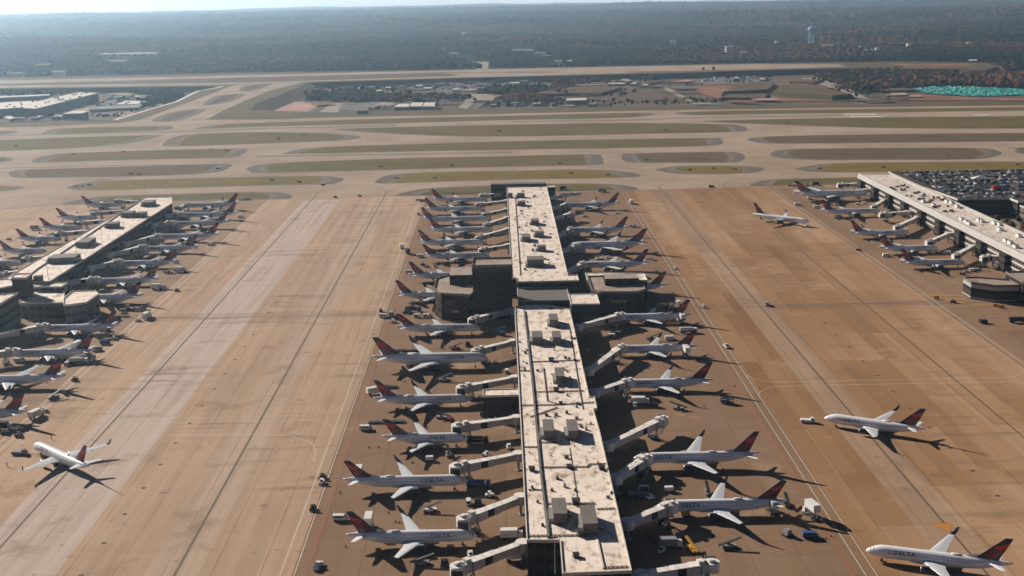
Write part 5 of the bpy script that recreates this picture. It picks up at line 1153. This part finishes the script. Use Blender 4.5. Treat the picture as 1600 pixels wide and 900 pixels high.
def v_fuel(k):
    t = thing('fuel_truck', None, 'fuel truck'); m = MB(); m.rings([[(x, 1.2 * cos(a), 2.1 + .95 * sin(a)) for a in np.linspace(0, 2 * pi, 12, endpoint=False)] for x in (-4.5, 2.2)], k); m.build('tank', t); m = MB(); m.box(2.4, 4.4, -1.15, 1.15, .6, 2.6, k, None, .25, .08); m.build('cab', t); m = MB(); m.box(-4.4, 4., -.6, .6, .6, 1.1, 'dark'); m.build('chassis', t); wheels(t, (-3.6, -2.4, 3.2), 1.05, .5); return t
def v_push(k):
    t = thing('pushback_tug', None, 'pushback tug'); m = MB(); m.box(-3., 3., -1.25, 1.25, .4, 1.35, k, None, .15, .08); m.build('body', t); m = MB(); m.box(1.1, 2.4, -.9, .9, 1.35, 2.2, k, None, .15, .08); c = m.build('cab', t); m = MB(); m.box(1.15, 2.35, -.92, .92, 1.55, 2.0, 'glass', None, .1, .04); m.build('windows', c); wheels(t, (-1.9, 1.9), 1.1, .55); return t
def v_gpu(k):
    t = thing('ground_power_unit', None, 'ground power unit'); m = MB(); m.box(-1.5, 1.5, -.85, .85, .45, 1.9, k, None, .05, .05); m.build('housing', t); m = MB(); m.box(-1.52, -1.46, -.6, .6, .7, 1.5, 'dark'); m.build('grille', t); m = MB(); m.tube((1.5, 0, .5), (2.7, 0, .4), .07, 'steel', 4); m.build('drawbar', t); wheels(t, (-1., 1.), .75, .3); return t
VK = {'tug': v_tug, 'cart': v_cart, 'dolly': v_dolly, 'uld': v_uld, 'belt': v_belt, 'box': v_box, 'cater': v_cater, 'van': v_van, 'pick': v_pick, 'fuel': v_fuel, 'push': v_push, 'gpu': v_gpu}
VN = {'tug': 'baggage tug', 'cart': 'covered baggage cart', 'dolly': 'flat dolly', 'uld': 'dolly with container', 'belt': 'belt loader', 'box': 'box truck', 'cater': 'high-lift catering truck', 'van': 'van', 'pick': 'pickup', 'fuel': 'tank truck', 'push': 'pushback tug', 'gpu': 'power cart'}
KN = {'w': ('vwhite', 'white'), 'g': ('vgrey', 'grey'), 'd': ('vdark', 'dark'), 'r': ('vred', 'red'), 'b': ('vblue', 'blue'), 'y': ('vyel', 'yellow')}
VEH = """van w 376 340 20;van w 330 383 0;cart d 260 427 5;cart g 266 427 5;box w 282 425 0;tug g 275 411 30;box g 56 359 0;tug d 14 375 0;cart g 382 312 0;cart g 388 312 0;gpu w 377 313 0;
box w 246 452 0;tug g 276 455 60;box d 192 483 0;cart d 204 485 0;cart d 213 485 0;cart d 224 484 0;dolly d 194 490 0;dolly d 186 495 0;dolly d 197 495 0;tug w 216 502 60;box w 230 497 80;box w 164 518 85;fuel g 165 529 0;tug w 178 531 10;van b 165 538 0;
fuel w 124 568 5;box g 138 564 5;gpu w 105 571 80;tug d 117 595 60;belt d 85 623 60;tug w 69 643 50;box w 57 652 70;box d 6 671 0;tug d 30 673 30;van w 31 566 0;cater w 122 550 80;van g 152 548 10;gpu g 147 497 0;tug d 8 678 20;tug d 29 682 40;
tug d 524 309 150;tug d 562 307 170;van w 654 314 0;van g 661 315 0;gpu d 654 336 90;box w 627 388 100;box d 636 396 110;van w 657 402 0;van w 640 427 0;tug d 661 415 150;tug g 667 418 150;
tug d 595 487 100;van w 600 496 0;box g 612 495 90;tug w 614 504 60;fuel d 646 487 0;tug d 634 490 0;cart w 652 496 0;cart w 666 496 0;gpu w 690 497 90;belt w 698 499 0;belt r 712 546 10;uld d 731 541 90;cater w 640 571 80;
dolly d 620 549 90;dolly d 628 549 90;dolly d 636 549 90;dolly d 645 549 90;dolly d 654 549 90;belt g 695 595 20;box w 586 616 30;dolly d 603 605 70;dolly d 609 606 70;dolly d 616 606 70;tug d 774 570 0;gpu w 792 583 90;cart b 785 518 0;cart b 785 524 0;cart b 775 521 0;tug g 760 518 0;
van w 572 672 0;dolly d 582 661 0;dolly d 592 661 0;dolly d 603 661 0;dolly d 614 660 0;dolly d 626 660 0;belt g 690 654 170;tug r 704 658 150;gpu d 756 651 0;tug d 750 625 0;tug w 762 568 0;gpu b 755 569 90;
tug w 503 756 80;tug d 504 748 70;tug d 489 797 80;pick w 497 887 80;van w 532 813 0;cater w 577 828 90;box w 561 742 90;belt w 672 799 10;belt g 701 712 100;gpu w 671 720 0;belt g 660 882 10;uld d 695 885 90;uld d 704 863 90;gpu w 732 788 90;
uld d 747 789 90;tug w 765 776 10;tug w 760 713 150;tug w 795 701 100;fuel b 748 762 0;fuel d 746 693 0;box w 800 842 0;box w 806 875 10;tug w 735 870 100;gpu g 640 707 80;
box d 881 297 0;van g 894 305 0;van w 902 304 0;box g 941 300 0;box w 986 318 90;tug w 964 334 0;tug g 914 339 0;cart g 987 355 0;cart g 993 355 0;belt w 936 405 20;tug w 950 404 0;dolly d 1012 405 0;dolly d 1018 405 0;dolly d 1022 407 0;tug w 1055 421 130;
box w 936 435 0;gpu w 944 434 0;belt w 965 432 0;tug w 975 433 0;van w 1008 435 0;van d 1112 293 0;van w 1060 475 100;belt g 1045 480 0;belt w 1052 482 10;tug w 1099 481 130;van g 1197 477 90;cater w 1064 505 100;fuel w 1076 520 0;van w 1047 531 0;belt d 1020 532 20;
cater w 1072 558 95;pick w 1135 543 100;box w 1001 632 0;tug w 992 636 90;gpu d 1023 636 0;belt g 1060 640 160;cart d 1132 630 0;cart d 1140 631 0;cart w 955 528 0;cart g 960 521 0;gpu g 940 560 0;
tug d 1489 473 0;gpu d 1533 505 90;gpu d 1539 505 90;fuel d 1590 504 0;push w 1262 660 -12;belt g 1106 772 90;gpu w 1045 768 0;cart w 1006 768 0;cart g 989 779 0;cart g 997 779 0;cart g 1006 779 0;tug w 1016 780 0;
gpu r 1026 848 0;box g 1048 856 0;tug w 1034 863 60;tug d 1060 848 90;belt y 1081 860 110;belt g 1140 856 10;cater w 1206 802 95;cater w 1267 808 105;van b 1266 840 0;uld g 1230 837 30;gpu y 1071 806 0;belt d 1230 790 90;
van w 1246 321 0;van w 1276 325 0;tug d 1342 392 150;van w 1385 401 0;box w 1456 395 0;van w 1479 397 160;cater w 1412 370 10;dolly d 1307 337 0;van w 1311 340 0;push w 1258 355 -30;cart d 1235 291 0;cart w 1242 291 0;cart d 1262 291 0;cart g 1270 290 0;box d 1276 290 0;
tug g 1510 426 0;gpu w 1518 424 0;belt w 1525 422 20;tug r 1503 429 0;cater g 1265 312 90;belt d 1302 332 10;gpu w 1340 320 0;gpu w 1350 319 0;tug w 1388 378 0;gpu w 1402 371 0;push g 31 710 -5;gpu w 186 316 0;gpu w 204 314 0;belt g 215 330 0"""
VP_ = {}; CAP = {}
VREC = []
for rec in VEH.replace('\n', '').split(';'):
    kd, c, x, y, a = rec.split(); x = float(x); y = float(y); rz = radians(float(a)); w = G(x, y)
    key = kd + c
    if key not in VP_:
        VP_[key] = VK[kd](KN[c][0]); o = VP_[key]; o.location = (w[0], w[1], .05); o.rotation_euler = (0, 0, rz)
    else: o = dup(VP_[key], (w[0], w[1], .05), rz)
    o['group'] = VN[kd] + 's on the apron'; VREC.append((o, '%s %s' % (KN[c][1], VN[kd]), (x, y)))
# tow bar between the taxiing airliner and its tug
a = Vector(G(42, 711)); b = Vector(G(66, 712)); t = thing('tow_bar', 'thin yellow tow bar between the left alley airliner and its tug', 'tow bar', (a.x, a.y, .5)); m = MB(); m.tube((0, 0, 0), (b.x - a.x, b.y - a.y, .1), .12, 'vyel', 6); m.build('bar', t); m = MB(); m.tube((1, -.5, -.2), (1, .5, -.2), .25, 'tyre', 8); m.build('wheels', t)
# yellow striped barriers by the right hub
for i, (x, y) in enumerate([(1463, 467), (1556, 479), (1564, 481)]):
    w = G(x, y); t = thing('barrier', ['yellow barrier standing alone by the right hub', 'left of the two yellow barriers by the right hub', 'right of the two yellow barriers by the right hub'][i], 'barrier', (w[0], w[1], .05), -.3)
    m = MB(); m.box(-1.6, 1.6, -.3, .3, .1, 1.7, 'vyel', None, .05, .1); m.build('panel', t); m = MB(); m.box(-1.3, -1., -.5, .5, 0, .1, 'dark'); m.box(1., 1.3, -.5, .5, 0, .1, 'dark'); m.build('feet', t)
# cones
for i, (x, y) in enumerate([(585, 523), (600, 543), (627, 596), (633, 597), (577, 700), (591, 699), (643, 723), (646, 724), (618, 816), (624, 817), (607, 802), (531, 770), (540, 855), (1298, 838), (1290, 842), (1011, 841), (1148, 604), (1186, 607), (1100, 635), (74, 599), (755, 687), (745, 847), (735, 548)]):
    w = G(x, y); t = thing('traffic_cone', None, 'traffic cone', (w[0], w[1], .05), 0, 'small red cones around the stands')
    m = MB(); m.tube((0, 0, .05), (0, 0, .95), .28, 'line_r', 8, .05); m.build('cone', t); m = MB(); m.box(-.35, .35, -.35, .35, 0, .05, 'dark'); m.build('base', t)
# drain covers down the alleys
nd = 0
for X in (-131.3, 170.5):
    for Y in np.arange(345, 1040, 22.8):
        if PX((X, Y, 0))[0] > 1600 or PX((X, Y, 0))[1] > 905: continue
        t = thing('drain_cover', 'dark square drain cover in the %s alley, one of a straight row' % ('left' if X < 0 else 'right'), 'drain cover', (X, float(Y), .035), 0, 'dark drain covers in the %s alley' % ('left' if X < 0 else 'right'))
        m = MB(); m.box(-.75, .75, -.8, .8, 0, .03, 'line_d'); m.build('grate', t); nd += 1
# airfield signs on the grass islands
SG = [(217, 273), (340, 264), (205, 272), (425, 282), (468, 285), (505, 290), (620, 279), (680, 279), (706, 259), (595, 261), (875, 256), (893, 272), (950, 274), (1010, 250), (1078, 266), (1115, 264), (1148, 265), (1280, 264), (1380, 262), (1483, 265), (1590, 258), (1482, 243), (1430, 211), (1363, 195), (1232, 193), (1040, 204), (435, 218), (475, 211), (780, 205), (115, 242), (193, 238), (330, 234), (355, 236), (25, 229), (140, 290), (130, 292), (118, 292)]
for i, (x, y) in enumerate(SG):
    w = G(x, y, .1); t = thing('airfield_sign', None, 'airfield sign', (w[0], w[1], .1), random.uniform(-.2, .2), 'small dark airfield signs on the grass islands')
    m = MB(); m.box(-2.2, 2.2, -.15, .15, .3, 1.3, 'vwhite' if (x, y) in ((1483, 265), (1482, 243), (1430, 211), (1363, 195)) else 'dark'); m.build('panel', t); m = MB(); m.tube((-1.5, 0, 0), (-1.5, 0, .3), .06, 'steel', 4); m.tube((1.5, 0, 0), (1.5, 0, .3), .06, 'steel', 4); m.build('legs', t)
for x, y, l in ((562, 178, 'left'), (571, 178, 'right')):
    w = G(x, y); t = thing('utility_hut', '%s of two small dark huts on the grass below the pink lot' % l, 'hut', (w[0], w[1], 0)); m = MB(); m.box(-4, 4, -3, 3, 0, 4, 'gwall'); m.build('wall', t); m = MB(); m.box(-4.3, 4.3, -3.3, 3.3, 4, 4.4, 'dark'); m.build('roof', t)

# ------------------------------------------------------------------ people on the apron
def person(px, py, rz, label, arms):
    w = G(px, py); t = thing('person', label, 'person', (w[0], w[1], .03), rz)
    J = [(0, 0, .95), (0, 0, 1.2), (0, 0, 1.45), (0, 0, 1.55), (0, .02, 1.66), (0, .0, 1.76), (.1, 0, .9), (.13, .04, .5), (.14, -.02, .07), (.14, .14, .03), (-.1, 0, .9), (-.13, -.04, .5), (-.14, -.06, .07), (-.14, .10, .03)]
    E = [(0, 1), (1, 2), (2, 3), (3, 4), (4, 5), (0, 6), (6, 7), (7, 8), (8, 9), (0, 10), (10, 11), (11, 12), (12, 13)]
    R_ = [.15, .14, .17, .06, .10, .08, .09, .065, .045, .035, .09, .065, .045, .035]
    for s, arm in ((1, arms[0]), (-1, arms[1])):
        i = len(J); J += [(s * .19, 0, 1.42), (s * arm[0], arm[1], arm[2]), (s * arm[3], arm[4], arm[5])]; E += [(2, i), (i, i + 1), (i + 1, i + 2)]; R_ += [.06, .045, .035]
        h = J[-1]; d = (Vector(h) - Vector(J[-2])).normalized()
        for q in range(5):
            k = len(J); off = Vector((.0, (q - 2) * .018, 0)); J.append(tuple(Vector(h) + d * .05 + off)); J.append(tuple(Vector(h) + d * (.12 if q != 0 else .08) + off * 1.4)); E += [(i + 2, k), (k, k + 1)]; R_ += [.009, .008]
    me = bpy.data.meshes.new('body'); me.from_pydata(J, E, []); o = bpy.data.objects.new('body', me); COL.objects.link(o); o.parent = t
    sk = o.modifiers.new('skin', 'SKIN'); 
    if not me.skin_vertices: 
        me.attributes
    for i, v in enumerate(me.skin_vertices[0].data if me.skin_vertices else []): v.radius = (R_[i], R_[i]); v.use_root = (i == 0)
    su = o.modifiers.new('sub', 'SUBSURF'); su.levels = 1; su.render_levels = 1; me.materials.append(MT['skin'])
    m = MB(); m.rings([[(a * cos(q), b * sin(q), z) for q in np.linspace(0, 2 * pi, 12, endpoint=False)] for a, b, z in ((.19, .16, .92), (.18, .15, 1.15), (.22, .17, 1.42), (.12, .1, 1.5))], 'hivis'); m.build('hi_vis_vest', t, True)
    for s, y in ((1, 0), (-1, -.03)):
        m = MB(); m.rings([[(s * cx + r * cos(q), cy + r * sin(q), z) for q in np.linspace(0, 2 * pi, 10, endpoint=False)] for cx, cy, r, z in ((.13, y, .075, .1), (.12, y + .03 * s, .09, .5), (.09, 0, .115, .93))], 'trouser'); m.build('trouser_leg', t, True)
    m = MB(); m.rings([[(r * cos(q), .0 + r * sin(q), z) for q in np.linspace(0, 2 * pi, 10, endpoint=False)] for r, z in ((.105, 1.68), (.11, 1.74), (.08, 1.81), (.02, 1.84))], 'hair'); m.build('hair', t, True)
    return t
DOWN = (.26, .02, 1.15, .28, .08, .9); OUT = (.45, .05, 1.42, .68, .1, 1.55)
person(81, 687, 2.5, 'person in an orange vest standing right of the left alley airliner nose', (OUT, DOWN))
person(11, 729, 1.2, 'person in an orange vest at the left edge below the tug', (DOWN, OUT))
person(1224, 810, 0, 'person in an orange vest standing between the two catering trucks', (DOWN, DOWN))

# ------------------------------------------------------------------ labels that follow from position
bpy.context.view_layer.update()
for (o, desc, p) in VREC:
    best = min(PLANES, key=lambda q: (q[0].location - o.location).length); dist = (best[0].location - o.location).length
    r = best[3].replace('airliner of the ', 'plane, ').replace("concourse's", 'concourse')
    o['label'] = '%s near %s' % (desc, r if dist < 75 else 'no airliner, nearest the ' + r.replace('the ', ''))
def uniq(objs, axis='x'):
    d = {}
    for o in objs: d.setdefault(o['label'], []).append(o)
    for l, os_ in d.items():
        if len(os_) < 2: continue
        os_.sort(key=lambda o: PX(tuple(o.location))[0])
        for i, o in enumerate(os_): o['label'] = l + (', left one' if i == 0 else ', right one') if len(os_) == 2 else l + ', ' + ORD[i + 1] + ' from left'
for r in VREC: r[0]['label'] = r[0]['label'].replace('near no airliner, nearest the', 'in the open beyond')
uniq([r[0] for r in VREC])
def rank(name, fmt, key=lambda o: PX(tuple(o.location))[0]):
    os_ = [o for o in bpy.data.objects if o.parent is None and o.name.split('.')[0] == name and 'label' not in o]; os_.sort(key=key)
    for i, o in enumerate(os_): o['label'] = fmt(i, len(os_), o)
def nth(i, n):
    if i < 20: return ORD[i + 1] + ' from the left'
    if n - i <= 20: return ORD[n - i] + ' from the right'
    j = i - 20; return 'middle one, number %d from the left' % (i + 1)
rank('valley_building', lambda i, n, o: 'small low building in the valley before the far runway, ' + nth(i, n))
rank('distant_building', lambda i, n, o: 'pale building among the distant woods, ' + nth(i, n))
rank('light_mast', lambda i, n, o: 'thin grey floodlight mast, ' + nth(i, n) + ' in the photo')
vs = [o for o in bpy.data.objects if o.parent is None and o.name.split('.')[0] == 'roof_vent' and 'label' not in o]
near = sorted([o for o in vs if o.location.y < 640], key=lambda o: o.location.y)
for i, o in enumerate(near): o['label'] = 'small dark vent on the near middle concourse roof, %s from the camera' % ORD[i + 1]
for o in vs:
    if o.location.y >= 640: o['label'] = 'tiny roof vent among the clutter on the far middle concourse roof'; o['group'] = 'tiny vents on the far middle roof'
rank('rooftop_unit', lambda i, n, o: 'small white unit on the right concourse roof, ' + nth(i, n))
for o in bpy.data.objects:
    if o.parent is None and o.name.split('.')[0] == 'roof_material_stack': o['label'] = 'small stack of materials among the clutter on the far right concourse roof'
rank('traffic_cone', lambda i, n, o: 'small red cone on the apron, ' + nth(i, n))
rank('airfield_sign', lambda i, n, o: 'small airfield sign on a grass island, ' + nth(i, n))

# ------------------------------------------------------------------ bright band of sky above the horizon
m = MB(); nn = 96; m.rings([[(110000 * cos(2 * pi * i / nn), 110000 * sin(2 * pi * i / nn), z) for i in range(nn)] for z in (-9000, 0, 3000, 7000, 16000)], 'parapet', cap=False)
so = m.build('sky', smooth=True); struct(so); sm_ = bpy.data.materials.new('horizon_sky'); sm_.use_nodes = True; t = sm_.node_tree; t.nodes.remove(t.nodes['Principled BSDF'])
tc = N(t, 'ShaderNodeTexCoord'); sx = N(t, 'ShaderNodeSeparateXYZ'); t.links.new(tc.outputs['Object'], sx.inputs[0]); h = math_n(t, 'DIVIDE', sx.outputs[2], 16000.)
em = N(t, 'ShaderNodeEmission'); em.inputs['Color'].default_value = (1, .97, .92, 1); em.inputs['Strength'].default_value = 2.; tr = N(t, 'ShaderNodeBsdfTransparent'); mx = N(t, 'ShaderNodeMixShader')
t.links.new(ramp(t, h, [(0., 0.), (.08, .3), (.4, 1.)]), mx.inputs[0]); t.links.new(em.outputs[0], mx.inputs[1]); t.links.new(tr.outputs[0], mx.inputs[2]); t.links.new(mx.outputs[0], t.nodes['Material Output'].inputs['Surface'])
so.data.materials.clear(); so.data.materials.append(sm_)

# ------------------------------------------------------------------ haze
m = MB(); m.box(-26000, 26000, -26000, 26000, -90, 205, 'parapet'); hzb = m.build('haze'); tag(hzb, 'thin blue-white haze lying over the whole landscape', 'haze', kind='stuff')
hm = bpy.data.materials.new('haze'); hm.use_nodes = True; t = hm.node_tree; t.nodes.remove(t.nodes['Principled BSDF'])
pv = N(t, 'ShaderNodeVolumePrincipled'); pv.inputs['Color'].default_value = (.53, .78, 1, 1); pv.inputs['Density'].default_value = HAZE; pv.inputs['Anisotropy'].default_value = .66
t.links.new(pv.outputs[0], t.nodes['Material Output'].inputs['Volume']); hzb.data.materials.clear(); hzb.data.materials.append(hm)
hm.cycles.homogeneous_volume = True
